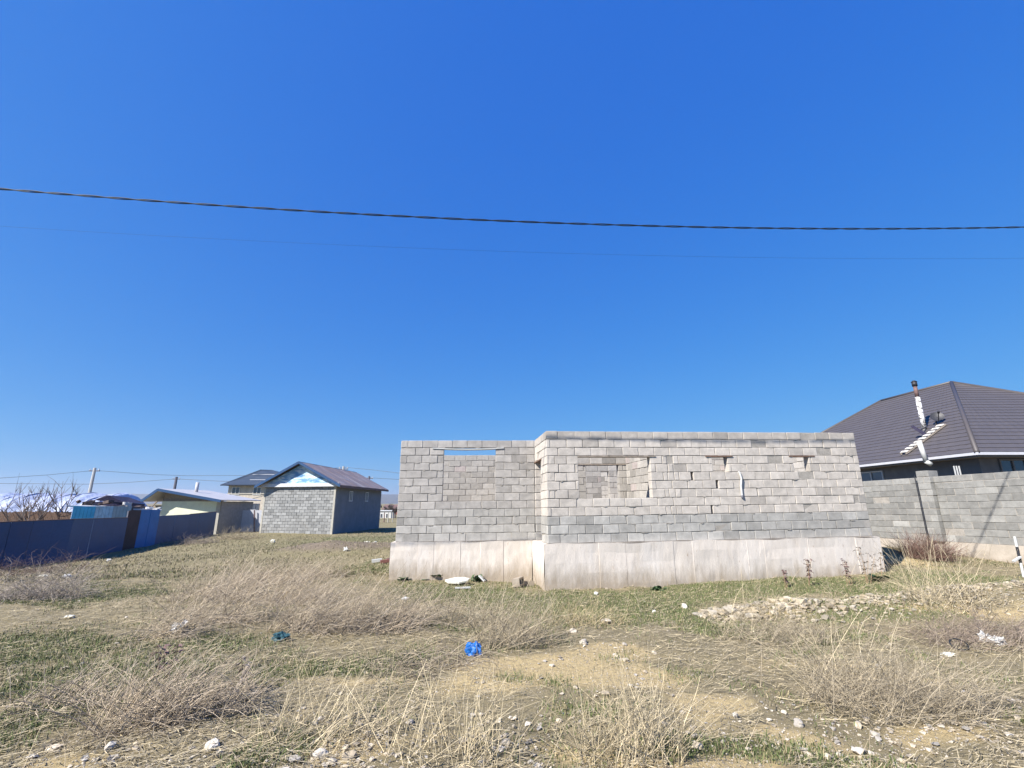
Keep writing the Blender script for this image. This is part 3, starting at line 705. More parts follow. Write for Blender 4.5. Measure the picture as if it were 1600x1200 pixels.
# gable film: wrinkled grid
V = []; F = []; k = 26; m_ = 14
for j in range(m_+1):
    for i in range(k+1):
        t = i/k; h = j/m_; x = fa.x+.15+(fb.x-fa.x-.3)*t; tt = min(t/.5, (1-t)/.5); top = (rz-zt-.12)*tt*.97
        y = fa.y+(fb.y-fa.y)*t - .02 + .16*(fbm(np.array([t*7]), np.array([h*top*2.2+t*2]), 3, 5)[0]-.5)
        V.append((x-so_.x, y-so_.y+.12, zt+.16+(top-.12)*h if top > .12 else zt+.16+.0*h))
for j in range(m_):
    for i in range(k): p = j*(k+1)+i; F.append((p, p+1, p+k+2, p+k+1))
me = bpy.data.meshes.new('gable_film'); me.from_pydata(V, [], F); me.update(); me.materials.append(M['gable'])
for p in me.polygons: p.use_smooth = True
link('gable_film', me, shed)
MB(so_).poly([Vector((fa.x+.2, fa.y+.3, zt-.05)), Vector((fb.x-.2, fb.y+.3, zt-.05)), Vector((ga.x, ga.y+.35, rz-.2))]).build('gable_backing', M['timber'], shed)
MB(so_).prism([fa+Vector((0, 0, 0)), fb, fb+Vector((0, .14, 0)), fa+Vector((0, .14, 0))], [fa+Vector((0, 0, .24)), fb+Vector((0, 0, .24)), fb+Vector((0, .14, .24)), fa+Vector((0, .14, .24))]).build('white_band', M['whitetrim'], shed)
ra = Vector((mid.x, 33.0, rz)); rb_ = Vector((midb.x, 44.6, rz)); le0 = Vector((-18.15, 33.6, zt-.05)); le1 = Vector((-17.8, 45, zt-.05)); re0 = Vector((-11.75, 32.5, zt+.02)); re1 = Vector((-11.4, 43.9, zt+.02))
MB(so_).slab([le0, ra, rb_, le1], -.05).build('roof_slope', M['shedroof'], shed)
# right slope as single corrugated sheets with visible laps
for i in range(11):
    t0, t1 = i/11, (i+1)/11+.006; off_ = Vector((0, 0, .012*(i % 2)+.004))
    mb = MB(so_); P = [re0.lerp(re1, t0)+off_, re0.lerp(re1, t1)+off_, ra.lerp(rb_, t1)+off_, ra.lerp(rb_, t0)+off_]; mb.slab(P, .04); mb.build('roof_sheet', M['shedroof'], shed)
for p, q in ((le0, ra), (re0, ra)): 
    mb = MB(so_); mb.obox(p+Vector((0, -.04, -.03)), q+Vector((0, -.04, -.03)), .05, .16); mb.build('barge_board', M['bluetrim'], shed)
MB(so_).obox(re0+Vector((.03, 0, -.09)), re1+Vector((.03, 0, -.09)), .05, .16).build('eave_board', M['rust'], shed)

# ------------------------------------------------------------------ lime plastered house
yo = Vector((-25, 38, -.58)); yh = empty('lime_plaster_house', yo, 'low house with pale lime plastered gable wall and white sheet roof', 'house')
zt2 = CH+.16; x0, x1 = -27.7, -23.0
MB(yo).box(x0, x1-.36, 38.02, 42.6, -1.1, zt2).build('gable_wall', M['yellow'], yh)
MB(yo).box(x1-.35, x1-.06, 38.0, 38.35, -1.1, zt2).build('corner_quoin', M['quoin'], yh)
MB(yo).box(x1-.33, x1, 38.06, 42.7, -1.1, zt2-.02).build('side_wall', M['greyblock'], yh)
MB(yo).box(x0, x1, 38.04, 38.3, zt2+.003, zt2+.1).build('wall_plate', M['timber'], yh)
rA = Vector((-27.6, 37.2, CH+1.14)); rB = Vector((-27.6, 43.4, CH+1.14)); eA = Vector((-22.65, 37.35, CH+.28)); eB = Vector((-22.7, 43.4, CH+.28)); lA = Vector((-28.9, 37.3, CH+.2)); lB = Vector((-29.3, 43.4, CH+.2))
MB(yo).slab([eA, eB, rB, rA], .07).build('roof_slope', M['roofwhite'], yh)
MB(yo).slab([rA, rB, lB, lA], .07).build('roof_slope', M['roofwhite'], yh)
MB(yo).obox(rA+Vector((0, -.03, -.10)), eA+Vector((0, -.03, -.10)), .05, .2).build('barge_board', M['bluetrim'], yh)
MB(yo).obox(rA+Vector((0, -.03, -.10)), lA+Vector((0, -.03, -.10)), .05, .2).build('barge_board', M['bluetrim'], yh)
MB(yo).prism([(-27.7, 38.1, zt2+.1), (-23.1, 38.1, zt2+.1), (-27.6, 38.1, CH+1.0)], [(-27.7, 38.25, zt2+.1), (-23.1, 38.25, zt2+.1), (-27.6, 38.25, CH+1.0)]).build('gable_panel', M['timber'], yh)
MB(yo).obox(at(246, 783, 37.5), at(231, 797, 37.5), .09, .09).build('roof_strut', M['timber'], yh)
MB(yo).box(-28.9, -27.72, 38.6, 42.5, -1.1, zt2-.3).build('porch_wall', M['timber'], yh)
p = at(306.5, 769, 40); MB(yo).cyl((p.x, p.y, p.z-.3), (p.x, p.y, p.z+.80), .13, .13, 10).build('chimney', M['roofwhite'], yh, True)
p = at(232+.2, 826, 38)
# gate between the two
go = Vector((-21, 40.5, -.5)); gt = empty('metal_gate', go, 'pale galvanised sheet gate between the lime house and the block shed', 'gate')
for i in range(4): 
    xa = -22.6+i*.55; MB(go).box(xa, xa+.53, 40.5, 40.53, -.6, CH-.55+.05*(i % 2)).build('gate_sheet', M['gate'], gt)
MB(go).cyl(at(397, 834, 40.3), at(397.5, 797, 40.3), .05, .05, 8).build('post', M['rust'], gt)

# ------------------------------------------------------------------ two storey house
to = Vector((-33, 62, -.8)); th = empty('two_storey_house', to, 'two storey cream brick house with a dark slate blue hip roof behind the shed', 'house')
pL = at(344, 757.4, 60); ez = pL.z; xL = pL.x; xR = xL+11.4; yb = 70
pk = at(411, 733.5, 64.5)
MB(to).box(xL+.7, xR-.7, 60.7, yb-.7, -1.2, ez-.02).build('wall', M['cream'], th)
E4 = [Vector((xL, 60, ez)), Vector((xR, 60, ez)), Vector((xR, yb, ez)), Vector((xL, yb, ez))]; K1_, K2_ = Vector((pk.x-.4, 64.6, pk.z)), Vector((pk.x+.8, 65.4, pk.z))
for P in ([E4[0], E4[1], K2_, K1_], [E4[1], E4[2], K2_], [E4[2], E4[3], K1_, K2_], [E4[3], E4[0], K1_]): MB(to).slab(P, .12).build('roof_slope', M['darkroof'], th)
MB(to).box(xL+.69, xR-.69, 60.62, 60.7, ez-1.15, ez-1.05).build('cornice', M['quoin'], th)
for px_, py_ in ((367.5, 773.5), (401, 773.5)):
    c_ = at(px_, py_, 60.7); window(to, th, Vector((c_.x, 60.7, c_.z)), Vector((1, 0, 0)), 1.0, 1.0, M['frame'], 1, n=Vector((0, -1, 0)))
for px_, py_ in ((398, 797),):
    c_ = at(px_, py_, 60.7); window(to, th, Vector((c_.x, 60.7, c_.z)), Vector((1, 0, 0)), 1.0, .8, M['darkpole'], 1, n=Vector((0, -1, 0)))
for i in range(2): MB(to).obox(Vector((xL+3+i*-.6, 61.2+i*1.6, ez+.68+i*.75)), Vector((xR-3+i*.3, 61.2+i*1.6, ez+.68+i*.75)), .05, .06).build('snow_guard', M['gutter'], th)

# ------------------------------------------------------------------ navy fence on the left
nf = Vector((-20.5, 24, -.7)); navy = empty('navy_sheet_fence', nf, 'long navy blue sheet fence in shade along the left edge of the field', 'fence')
L0 = Vector((-19.2, 15.5)); Lmid = Vector((-20.1, 19.5))
def fpt(px, py_b, zb): 
    d = ray(px, py_b); t = (zb-CH)/d[2]; return Vector((d[0]*t, d[1]*t))
P_ = [Vector((-18.9, 14.0)), fpt(0, 888, -.7), fpt(100, 879, -.7), fpt(190, 864, -.72), fpt(209, 861, -.72), fpt(240, 856, -.72), fpt(290, 846, -.68), fpt(333, 838, -.62)]
Tt = [None, 815.5, 811.5, 809, None, None, 803, 800]
def topz(px, py, P): d = ray(px, py); t = P.y/d[1]; return CH + d[2]*t
zt_ = [topz(0, 815.5, P_[1]), topz(0, 815.5, P_[1]), topz(100, 811.5, P_[2]), topz(190, 809, P_[3]), topz(209, 797, P_[4]), topz(240, 797, P_[5]), topz(290, 803.5, P_[6]), topz(333, 799.5, P_[7])]
zt_[5] = zt_[4]
def panel(i, mt, nm, ztop0, ztop1, k):
    a_, b_ = P_[i], P_[i+1]; dv = (b_-a_).normalized(); nn = Vector((dv.y, -dv.x))
    for j in range(k):
        t0, t1 = j/k, (j+1)/k - .004; A_ = a_.lerp(b_, t0); B2 = a_.lerp(b_, t1); o_ = .01*(j % 2)
        z0_ = ztop0+(ztop1-ztop0)*t0; z1_ = ztop0+(ztop1-ztop0)*t1
        q = [A_+nn*o_, B2+nn*o_, B2+nn*(o_-.03), A_+nn*(o_-.03)]
        MB(nf).prism([Vector((p.x, p.y, -1.4)) for p in q], [Vector((q[0].x, q[0].y, z0_)), Vector((q[1].x, q[1].y, z1_)), Vector((q[2].x, q[2].y, z1_)), Vector((q[3].x, q[3].y, z0_))]).build(nm, mt, navy)
        if j == 0: MB(nf).box(A_.x-.09, A_.x-.03, A_.y-.03, A_.y+.03, -1.3, z0_-.03).build('post', M['darkpole'], navy)
panel(0, M['bluefence'], 'fence_sheet', zt_[0], zt_[1], 3); panel(1, M['bluefence'], 'fence_sheet', zt_[1], zt_[2], 3); panel(2, M['bluefence'], 'fence_sheet', zt_[2], zt_[3], 3)
panel(6, M['bluefence'], 'fence_sheet', zt_[6], zt_[7], 3); panel(5, M['bluefence'], 'fence_sheet', topz(241, 806, P_[5]), zt_[6], 2)
panel(3, M['brownfence'], 'fence_sheet', zt_[4], zt_[4], 1); panel(4, M['brightblue'], 'fence_sheet', zt_[4], zt_[4], 2)
for i in (0, 1, 2, 6):
    a_, b_ = P_[i], P_[i+1]; MB(nf).obox((a_.x, a_.y, zt_[i]+.012), (b_.x, b_.y, zt_[i+1]+.012), .06, .022).build('top_rail', M['rust'], navy)
# turquoise outbuilding behind the fence (its roof carries scrap)
q = Vector((-24.2, 26.5, -.8)); tq = empty('turquoise_outbuilding', q, 'low turquoise painted outbuilding with a pale flat roof behind the navy fence', 'shed')
l_, r_ = at(113, 800, 25.0), at(203, 800, 27.0)
zr = at(113, 790.5, 25.0).z
nseg = 16; ee = Vector((r_.x-l_.x, r_.y-l_.y, 0))/nseg
for i in range(nseg):
    p0_ = Vector((l_.x, l_.y, 0))+ee*i; p1_ = Vector((l_.x, l_.y, 0))+ee*(i+.94); m__ = M['turq'] if i < 6 else (M['turqfade'] if i < 11 else M['quoin']); hz = zr-.02-.0*i
    MB(q).prism([p0_+Vector((0, 0, -1)), p1_+Vector((0, 0, -1)), p1_+Vector((-.1, .2, -1)), p0_+Vector((-.1, .2, -1))], [p0_+Vector((0, 0, hz)), p1_+Vector((0, 0, hz)), p1_+Vector((-.1, .2, hz)), p0_+Vector((-.1, .2, hz))]).build('wall_board', m__, tq)
MB(q).prism([l_.to_2d().to_3d()+Vector((.2, .3, -1)), r_.to_2d().to_3d()+Vector((-.2, .1, -1)), r_.to_2d().to_3d()+Vector((-1.5, 3.5, -1)), l_.to_2d().to_3d()+Vector((-1, 3.5, -1))],
             [l_.to_2d().to_3d()+Vector((.2, .3, zr-.05)), r_.to_2d().to_3d()+Vector((-.2, .1, zr-.05)), r_.to_2d().to_3d()+Vector((-1.5, 3.5, zr-.05)), l_.to_2d().to_3d()+Vector((-1, 3.5, zr-.05))]).build('wall_core', M['brownfence'], tq)
ra_, rb2 = at(104, 789.5, 24.8), at(250, 796.8, 29.2)
MB(q).prism([ra_+Vector((0, 0, -.07)), rb2+Vector((0, 0, -.07)), rb2+Vector((-2.2, 3.2, -.07)), ra_+Vector((-1.6, 3.6, -.07))], [ra_, rb2, rb2+Vector((-2.2, 3.2, 0)), ra_+Vector((-1.6, 3.6, 0))]).build('roof_slab', M['roofwhite'], tq)
# tarp tent on the roof and junk
t0 = at(165, 790, 28.5); tp = empty('dark_tarp_heap', t0, 'dark purple tarpaulin pitched like a tent on the pale flat roof', 'tarpaulin')
apx = at(166, 773.5, 28.8); la_ = at(126, 790, 28.2); rr_ = at(192, 788.5, 29.2); bk = apx+Vector((-.6, 2.5, -.1))
MB(t0).prism([la_+Vector((0, 0, -.2)), rr_+Vector((0, 0, -.3)), rr_+Vector((-.5, 2.4, -.3)), la_+Vector((-.5, 2.4, -.2))], [la_.lerp(apx, .55)+Vector((0, 0, -.12)), rr_+Vector((0, 0, .06)), rr_+Vector((-.5, 2.4, .05)), la_.lerp(bk, .5)]).build('tarp_skirt', M['tarp'], tp)
MB(t0).prism([la_.lerp(apx, .5), rr_+Vector((.1, 0, .1)), rr_+Vector((-.5, 2.4, .1))], [apx, apx+Vector((.15, 0, -.02)), bk]).build('tarp_peak', M['tarp'], tp)
for k, (px_, py_, wd_, hg_, mt, lb_) in enumerate(((132, 786, 1.3, .4, 'junk', 'low brown scrap bundle at the left end of the pale flat roof'), (153, 790, 1.9, .3, 'timber', 'grey heap of offcuts in front of the dark tarpaulin'),
        (195, 792.5, .28, .45, 'white', 'left one of two small pale buckets on the flat roof edge'), (201, 792.5, .26, .42, 'white', 'right one of two small pale buckets on the flat roof edge'),
        (180, 790.5, 1.6, .18, 'junk', 'flat dark scrap boards right of the dark tarpaulin'), (224, 794, 1.2, .16, 'white', 'pale sheet offcut lying at the right end of the flat roof'))):
    p = at(px_, py_, 27.0+.02*(px_-130)); nm = 'bucket' if hg_ > .41 and wd_ < .5 else 'scrap_heap'
    if wd_ < .5:
        o_ = MB(p).cyl(p+Vector((0, 0, -.15)), p+Vector((0, 0, hg_-.15)), wd_*.42, wd_*.5, 12).build('bucket', M[mt])
        tag(o_, lb_, 'bucket')
    else:
        mb = MB(p); r = random.Random(k)
        for i in range(9):
            c0 = p+Vector(((r.random()-.5)*wd_, r.random()*.8, -.15+r.random()*hg_*.5)); mb.obox(c0, c0+Vector(((r.random()-.3)*wd_*.5, (r.random()-.5)*.5, (r.random()-.3)*.2)), .15+r.random()*.2, .06+r.random()*hg_*.35)
        tag(mb.build('scrap_heap', M[mt]), lb_, 'scrap')

# plastic film greenhouse and brown board fence behind
go_ = Vector((-40, 36, -.8)); gh = empty('film_greenhouse', go_, 'long greenhouse tunnel covered in crumpled pale blue plastic film at the left edge', 'greenhouse')
gl, gr_ = at(-120, 790, 34), at(165, 790, 38); V = []; F = []; nu, nv_ = 90, 14
topL, topR = at(0, 771, 34).z, at(165, 772, 38).z
for i in range(nu+1):
    t = i/nu; cx_ = gl.x+(gr_.x-gl.x)*t; cy_ = gl.y+(gr_.y-gl.y)*t; hh_ = topL+(topR-topL)*t + .8 + .12*math.sin(t*37)
    if t > .93: hh_ *= 1-(t-.93)*3.5
    for j in range(nv_+1):
        a_ = math.pi*j/nv_; wr_ = 1+.10*(fbm(np.array([t*40]), np.array([j*.6]), 3, 15)[0]-.5)
        V.append((cx_+.4*math.cos(a_)-go_.x, cy_+3.0-3.2*math.cos(a_)*wr_-go_.y, -.8+hh_*(math.sin(a_)**.55 if 0 < j < nv_ else 0)*wr_-go_.z))
for i in range(nu):
    for j in range(nv_): p = i*(nv_+1)+j; F.append((p, p+nv_+1, p+nv_+2, p+1))
F.append(tuple(range(nu*(nv_+1), (nu+1)*(nv_+1)))[::-1])
me = bpy.data.meshes.new('film_cover'); me.from_pydata(V, [], F); me.update(); me.materials.append(M['film'])
for p in me.polygons: p.use_smooth = True
link('film_cover', me, gh)
for i in range(0, nu+1, 9):
    P = [Vector(V[i*(nv_+1)+j])+Vector((0, 0, .015))+go_ for j in range(nv_+1)]; mb = MB(go_)
    for p, q in zip(P, P[1:]): mb.obox(p, q, .04, .04)
    mb.build('hoop', M['gutter'], gh)
bo = Vector((-31, 29, -.8)); bf = empty('brown_board_fence', bo, 'brown vertical board fence in front of the plastic greenhouse', 'fence')
bl_, br_ = at(-60, 799, 28.5), at(112, 799.5, 30); k = 60
for i in range(k):
    p = bl_.lerp(br_, i/k); q = bl_.lerp(br_, (i+.93)/k); dz = random.uniform(-.05, .04)
    MB(bo).prism([(p.x, p.y, -1.2), (q.x, q.y, -1.2), (q.x, q.y+.03, -1.2), (p.x, p.y+.03, -1.2)], [(p.x, p.y, p.z+dz), (q.x, q.y, q.z+dz), (q.x, q.y+.03, q.z+dz), (p.x, p.y+.03, p.z+dz)]).build('board', M['board'], bf)

# ------------------------------------------------------------------ poles and wires far away
def utility_pole(px, yt, yb, Y, label, mt, r=.14, arm=True):
    t = at(px, yt, Y); o = empty('utility_pole', (t.x, t.y, -.9), label, 'utility pole', 'utility poles beyond the houses'); org_ = Vector((t.x, t.y, -.9))
    MB(org_).cyl((t.x, t.y, -.9), t, r, r*.7, 8).build('pole_shaft', M[mt], o)
    if arm:
        MB(org_).obox(t+Vector((-.6, 0, -.35)), t+Vector((.6, 0, -.35)), .12, .12).build('crossarm', M['darkpole'], o)
        for s_ in (-.5, 0.02, .5): MB(org_).cyl(t+Vector((s_, 0, -.29)), t+Vector((s_, 0, -.08)), .06, .04, 6).build('insulator', M['whitetrim'], o)
    return t
pA = utility_pole(148.5, 731, 773, 55, 'pale concrete utility pole rising behind the plastic greenhouse', 'pole', .20)
pB = utility_pole(276, 745, 763, 75, 'dark utility pole above the roof of the lime plastered house', 'darkpole', .26)
pC = utility_pole(536.8, 728.5, 740, 60, 'pale utility pole top above the ridge of the block shed', 'pole', .18)
pD = utility_pole(577, 744, 757, 75, 'dark utility pole top above the far end of the block shed roof', 'darkpole', .22)
pE = utility_pole(595.5, 769, 800, 80, 'thin pale post between the block shed and the unfinished house', 'pole', .11, False)
def wire(pts, r, label, mt='wire', k=4, group='thin power lines beyond the houses', cat='power line', sub=16):
    P = []
    for p, q in zip(pts, pts[1:]):
        for i in range(sub): P.append(p.lerp(q, i/sub))
    P.append(pts[-1]); mb = np.array([[tuple(p) for p in P]]); 
    o = tubes('power_line', mb, np.full((1, len(P)), r), M[mt], np.array([[.1, .1, .1]]), k); return tag(o, label, cat, group)
def pxwire(pl, r, label):
    wire([at(x, y, Y) for x, y, Y in pl], r, label, sub=4)
pxwire([(-60, 750.5, 50), (0, 747, 51), (75, 742, 53), (148, 735, 55)], .022, 'thin wire running up from the left edge to the pale pole behind the greenhouse')
pxwire([(148, 735, 55), (240, 741.6, 57), (292, 743.3, 58), (381, 743, 59), (470, 737, 60), (536.8, 730, 60)], .022, 'thin wire sagging between the greenhouse pole and the pole above the shed')
pxwire([(536.8, 730, 60), (580, 734, 58), (622, 739, 56), (700, 744, 54)], .022, 'upper thin wire running right from the pale pole above the shed ridge')
pxwire([(-60, 754, 70), (0, 755.3, 71), (135, 756.5, 73), (200, 753.8, 74), (276, 748.3, 75)], .03, 'thin lower wire running from the left edge to the dark pole over the lime house')
pxwire([(276, 748.3, 75), (341.6, 751.7, 75), (400, 753.5, 75), (500, 751, 75), (577, 746.5, 75)], .03, 'thin lower wire sagging between the two dark poles')
pxwire([(577, 746.5, 75), (622, 749, 75), (720, 753, 75)], .03, 'lower thin wire running right from the dark pole at the shed end')

# ------------------------------------------------------------------ overhead cables near the camera
def cab_plane(px, py, a_=8.55, b_=.105): d = ray(px, py); t = a_/(d[1]-b_*d[0]); return np.array([d[0]*t, d[1]*t, CH+d[2]*t])
cx = np.array([(0, 293), (200, 311), (400, 327), (600, 338), (800, 346), (1000, 351), (1200, 355), (1400, 357), (1600, 356)], float)
W_ = np.array([cab_plane(x, y) for x, y in cx]); cf = np.polyfit(W_[:, 0], W_[:, 2], 2)
X = np.linspace(-22, 22, 1500); Y = 8.55+.105*X; Z = np.polyval(cf, X); tw = 2*np.pi*X/1.05
cabs = []
cb = empty('overhead_cable', (0, 8.55, float(np.polyval(cf, 0))), 'thick dark twisted overhead cable crossing the whole sky', 'cable'); 
for ph in (0, 3.14159):
    P = np.stack([X, Y-8.55+.0125*np.cos(tw+ph), Z-float(np.polyval(cf, 0))+.0125*np.sin(tw+ph)], -1)[None]
    tubes('strand', P, np.full((1, len(X)), .0105), M['cable'], np.array([[.1, .1, .1]]), 5, cb)
c2 = np.array([(100, 358), (300, 372), (500, 384), (800, 392), (1100, 400), (1400, 404), (1600, 404)], float)
W_ = np.array([cab_plane(x, y, 11.0, .08) for x, y in c2]); cf2 = np.polyfit(W_[:, 0], W_[:, 2], 2); X = np.linspace(-25, 25, 120)
tag(tubes('thin_cable', np.stack([X, 11+.08*X, np.polyval(cf2, X)], -1)[None], np.full((1, 120), .0022), M['cable'], np.array([[.1, .1, .1]]), 4), 'hair thin wire crossing the sky just below the thick twisted cable', 'cable')

# ------------------------------------------------------------------ bare trees on the left, far trees and houses
def bare_tree(name, base, H, label, cat='tree', group=None, seed=0, spread=.5, n=46, rad=.05, col=(.16, .13, .115)):
    r = np.random.default_rng(seed); root = empty(name, base, label, cat, group)
    def curve(p, d, L_, S=6, bend=.25):
        P = [np.array(p, float)]; d = np.array(d, float); d /= np.linalg.norm(d)
        for i in range(S-1): d = d + r.normal(0, bend/ S*2, 3) + np.array([0, 0, .06]); d /= np.linalg.norm(d); P.append(P[-1]+d*L_/(S-1))
        return np.array(P)
    tr = curve((0, 0, 0), (r.normal(0, .12), r.normal(0, .1), 1), H*.35); tubes('trunk', tr[None], np.linspace(rad, rad*.75, 6)[None], M['twig'], np.array([col]), 6, root)
    Ps = []; Rs = []
    lim = []
    for i in range(5):
        a_ = r.uniform(0, 6.28); s_ = tr[-1] if i < 3 else tr[4]; c_ = curve(s_, (math.cos(a_)*spread, math.sin(a_)*spread, 1), H*r.uniform(.45, .66)); lim.append(c_); Ps.append(c_); Rs.append(np.linspace(rad*.6, rad*.14, 6))
    for i in range(n):
        c_ = lim[r.integers(len(lim))]; k = r.integers(1, 5); a_ = r.uniform(0, 6.28); dd_ = c_[k+1]-c_[k]; dd_ /= np.linalg.norm(dd_)
        t_ = curve(c_[k], dd_+np.array([math.cos(a_), math.sin(a_), .3])*.8, H*r.uniform(.12, .32)); Ps.append(t_); Rs.append(np.linspace(rad*.26, rad*.07, 6))
    tag(tubes('branches', np.array(Ps), np.array(Rs), M['twig'], np.tile(col, (len(Ps), 1)), 4, root), kind='stuff')
trs = [(12, 33, 735, 'small bare tree at the left edge before the greenhouse'), (45, 32, 752, 'second bare tree from the left edge before the greenhouse'), (80, 30.5, 748, 'bare tree with upright twigs before the middle of the greenhouse'),
       (104, 30, 738, 'tallest bare tree standing by the right part of the greenhouse'), (28, 29, 775, 'low bare sapling behind the navy fence at the far left'), (62, 29, 772, 'low bare sapling behind the navy fence left of the tallest bare tree')]
for i, (px_, Y_, yt_, lb_) in enumerate(trs):
    t_ = at(px_+(6 if i != 3 else 4), yt_, Y_); z0_ = g1(t_.x, t_.y); bare_tree('bare_tree', (t_.x, t_.y, z0_), (t_.z-z0_), lb_, group='bare trees before the greenhouse', seed=i+3, rad=.06)
for i, (px_, Y_, yt_, lb_) in enumerate(((612, 95, 786, 'dark bare tree left of the unfinished house, far beyond the field'), (604, 110, 790, 'small far bare tree behind the white cabin'), (618, 85, 789, 'far bare tree touching the left wall edge of the unfinished house'))):
    t_ = at(px_, yt_, Y_); bare_tree('bare_tree', (t_.x, t_.y, -.8), t_.z+.8, lb_, group='bare trees far beyond the field', seed=i+30, rad=.16, n=160, spread=.8, col=(.10, .085, .08))
def small_house(pxl, pxr, yt, Y, mt, rm, label, pitch=.5, roofh=None, name='cabin', cat='cabin'):
    a_, b_ = at(pxl, yt, Y), at(pxr, yt, Y); o_ = empty(name, ((a_.x+b_.x)/2, Y, -.8), label, cat); og = Vector(((a_.x+b_.x)/2, Y, -.8))
    D = (b_.x-a_.x)*.8
    MB(og).box(a_.x, b_.x, Y, Y+D, -1, a_.z).build('wall', M[mt], o_)
    if roofh:
        mid_ = Y+D/2; mb = MB(og)
        mb.slab([(a_.x-.4, Y-.4, a_.z+.01), (b_.x+.4, Y-.4, a_.z+.01), (b_.x+.4, mid_, a_.z+roofh), (a_.x-.4, mid_, a_.z+roofh)], .1).slab([(b_.x+.4, Y+D+.4, a_.z+.01), (a_.x-.4, Y+D+.4, a_.z+.01), (a_.x-.4, mid_, a_.z+roofh), (b_.x+.4, mid_, a_.z+roofh)], .1)
        mb.build('roof', M[rm], o_)
    else: MB(og).box(a_.x-.15, b_.x+.15, Y-.15, Y+D+.15, a_.z+.003, a_.z+.15).build('roof', M[rm], o_)
    w_ = (b_.x-a_.x)
    for t in (.3, .7): window(og, o_, Vector((a_.x+w_*t, Y, a_.z-1.2)), Vector((1, 0, 0)), w_*.16, .8, M['frame'], 0, n=Vector((0, -1, 0)))
small_house(590, 611.5, 798.7, 85, 'white', 'whitetrim', 'small white box cabin far away between the shed and the unfinished house')
small_house(600, 634, 795.5, 112, 'redhouse', 'rust', 'far red brick house behind the white cabin', roofh=1.0, name='brick_house', cat='house')
small_house(560, 588, 793, 130, 'cream', 'rust', 'far cream house behind the block shed', roofh=1.6, name='cream_house', cat='house')
for i, px_ in enumerate((592, 600, 606, 613)):
    p = at(px_, 815, 66); zz = g1(p.x, p.y)
    lbl = ['first far wooden post from the block shed corner', 'second far wooden post from the block shed corner', 'third far wooden post from the block shed corner', 'far wooden post next to the unfinished house wall'][i]
    tag(MB((p.x, p.y, zz)).cyl((p.x, p.y, zz-.2), (p.x, p.y, zz+1.3), .08, .06, 6).build('wooden_post', M['quoin'] if i > 1 else M['rust']), lbl, 'post', 'far wooden posts')

# ------------------------------------------------------------------ stones
def ico():
    import bmesh
    bm = bmesh.new(); bmesh.ops.create_icosphere(bm, subdivisions=1, radius=1); a_ = np.array([v.co[:] for v in bm.verts]); f_ = np.array([[v.index for v in f.verts] for f in bm.faces]); bm.free()
    bm = bmesh.new(); bmesh.ops.create_icosphere(bm, subdivisions=2, radius=1); a2 = np.array([v.co[:] for v in bm.verts]); f2 = np.array([[v.index for v in f.verts] for f in bm.faces]); bm.free()
    return (a_, f_), (a2, f2)
ICO1, ICO2 = ico()
def _sub(a_, f_):
    a_ = [tuple(v) for v in a_]; c = {}; F = []
    def mid(i, j):
        k = (min(i, j), max(i, j))
        if k not in c: m_ = (np.array(a_[i])+np.array(a_[j]))/2; a_.append(tuple(m_/np.linalg.norm(m_))); c[k] = len(a_)-1
        return c[k]
    for i, j, k in f_: a, b, d = mid(i, j), mid(j, k), mid(k, i); F += [(i, a, d), (a, j, b), (d, b, k), (a, b, d)]
    return np.array(a_), np.array(F)
ICO3 = _sub(*ICO2)
def rock_shape(rng, hi=False):
    a_, f_ = ICO2 if hi else ICO1
    v = a_*rng.uniform([.8, .6, .4], [1.15, 1., .75]); 
    for _ in range(5):
        n_ = rng.normal(size=3); n_ /= np.linalg.norm(n_); dd_ = a_@n_; v = v - np.outer(np.maximum(dd_-rng.uniform(.45, .85), 0), n_)*.9
    v = v + rng.normal(0, .035, v.shape); return v, f_
ROCKS = [rock_shape(RNG) for _ in range(14)]
def stones(name, xs, ys, rs, cols, sink=.25, zadd=0):
    V = []; F = []; T = []; n_ = 0; zs = gz(xs, ys)+zadd
    for i in range(len(xs)):
        v, f_ = ROCKS[RNG.integers(14)]; a_ = RNG.uniform(0, 6.28); c_, s_ = math.cos(a_), math.sin(a_)
        v = v@np.array([[c_, s_, 0], [-s_, c_, 0], [0, 0, 1]])*rs[i] + np.array([xs[i], ys[i], zs[i]+rs[i]*sink]); V.append(v); F.append(f_+n_); n_ += len(v); T.append(np.tile(cols[i], (len(v), 1)))
    return link(name, quads_mesh(name, np.concatenate(V), np.concatenate(F), M['stone'], np.concatenate(T)))
def stonecol(n, k=1.0):
    v = RNG.uniform(.24, .50, n)[:, None]*k; t = RNG.uniform(0, 1, n)[:, None]; return v*(np.array([1.10, .92, .66])*t + np.array([1.04, .96, .84])*(1-t))
def in_building(x, y):
    ins = (y > 11.1+.12*(x-.82)) & (x > .7) & (x < 9.3-.0*(y-12)) & (y < 21.5)
    return ins | ((y > 12.38+.03*(x+3)) & (x > -3.15) & (x < .9) & (y < 21.5))
def clear(x, y): 
    fxx = 13.1+(17.7-y)/4.7
    return ~in_building(x, y) & (x < fxx-.1) & (x > -19.5-(y-18)*.16) & ~((x > -18) & (x < -11.5) & (y > 32.5) & (y < 45))
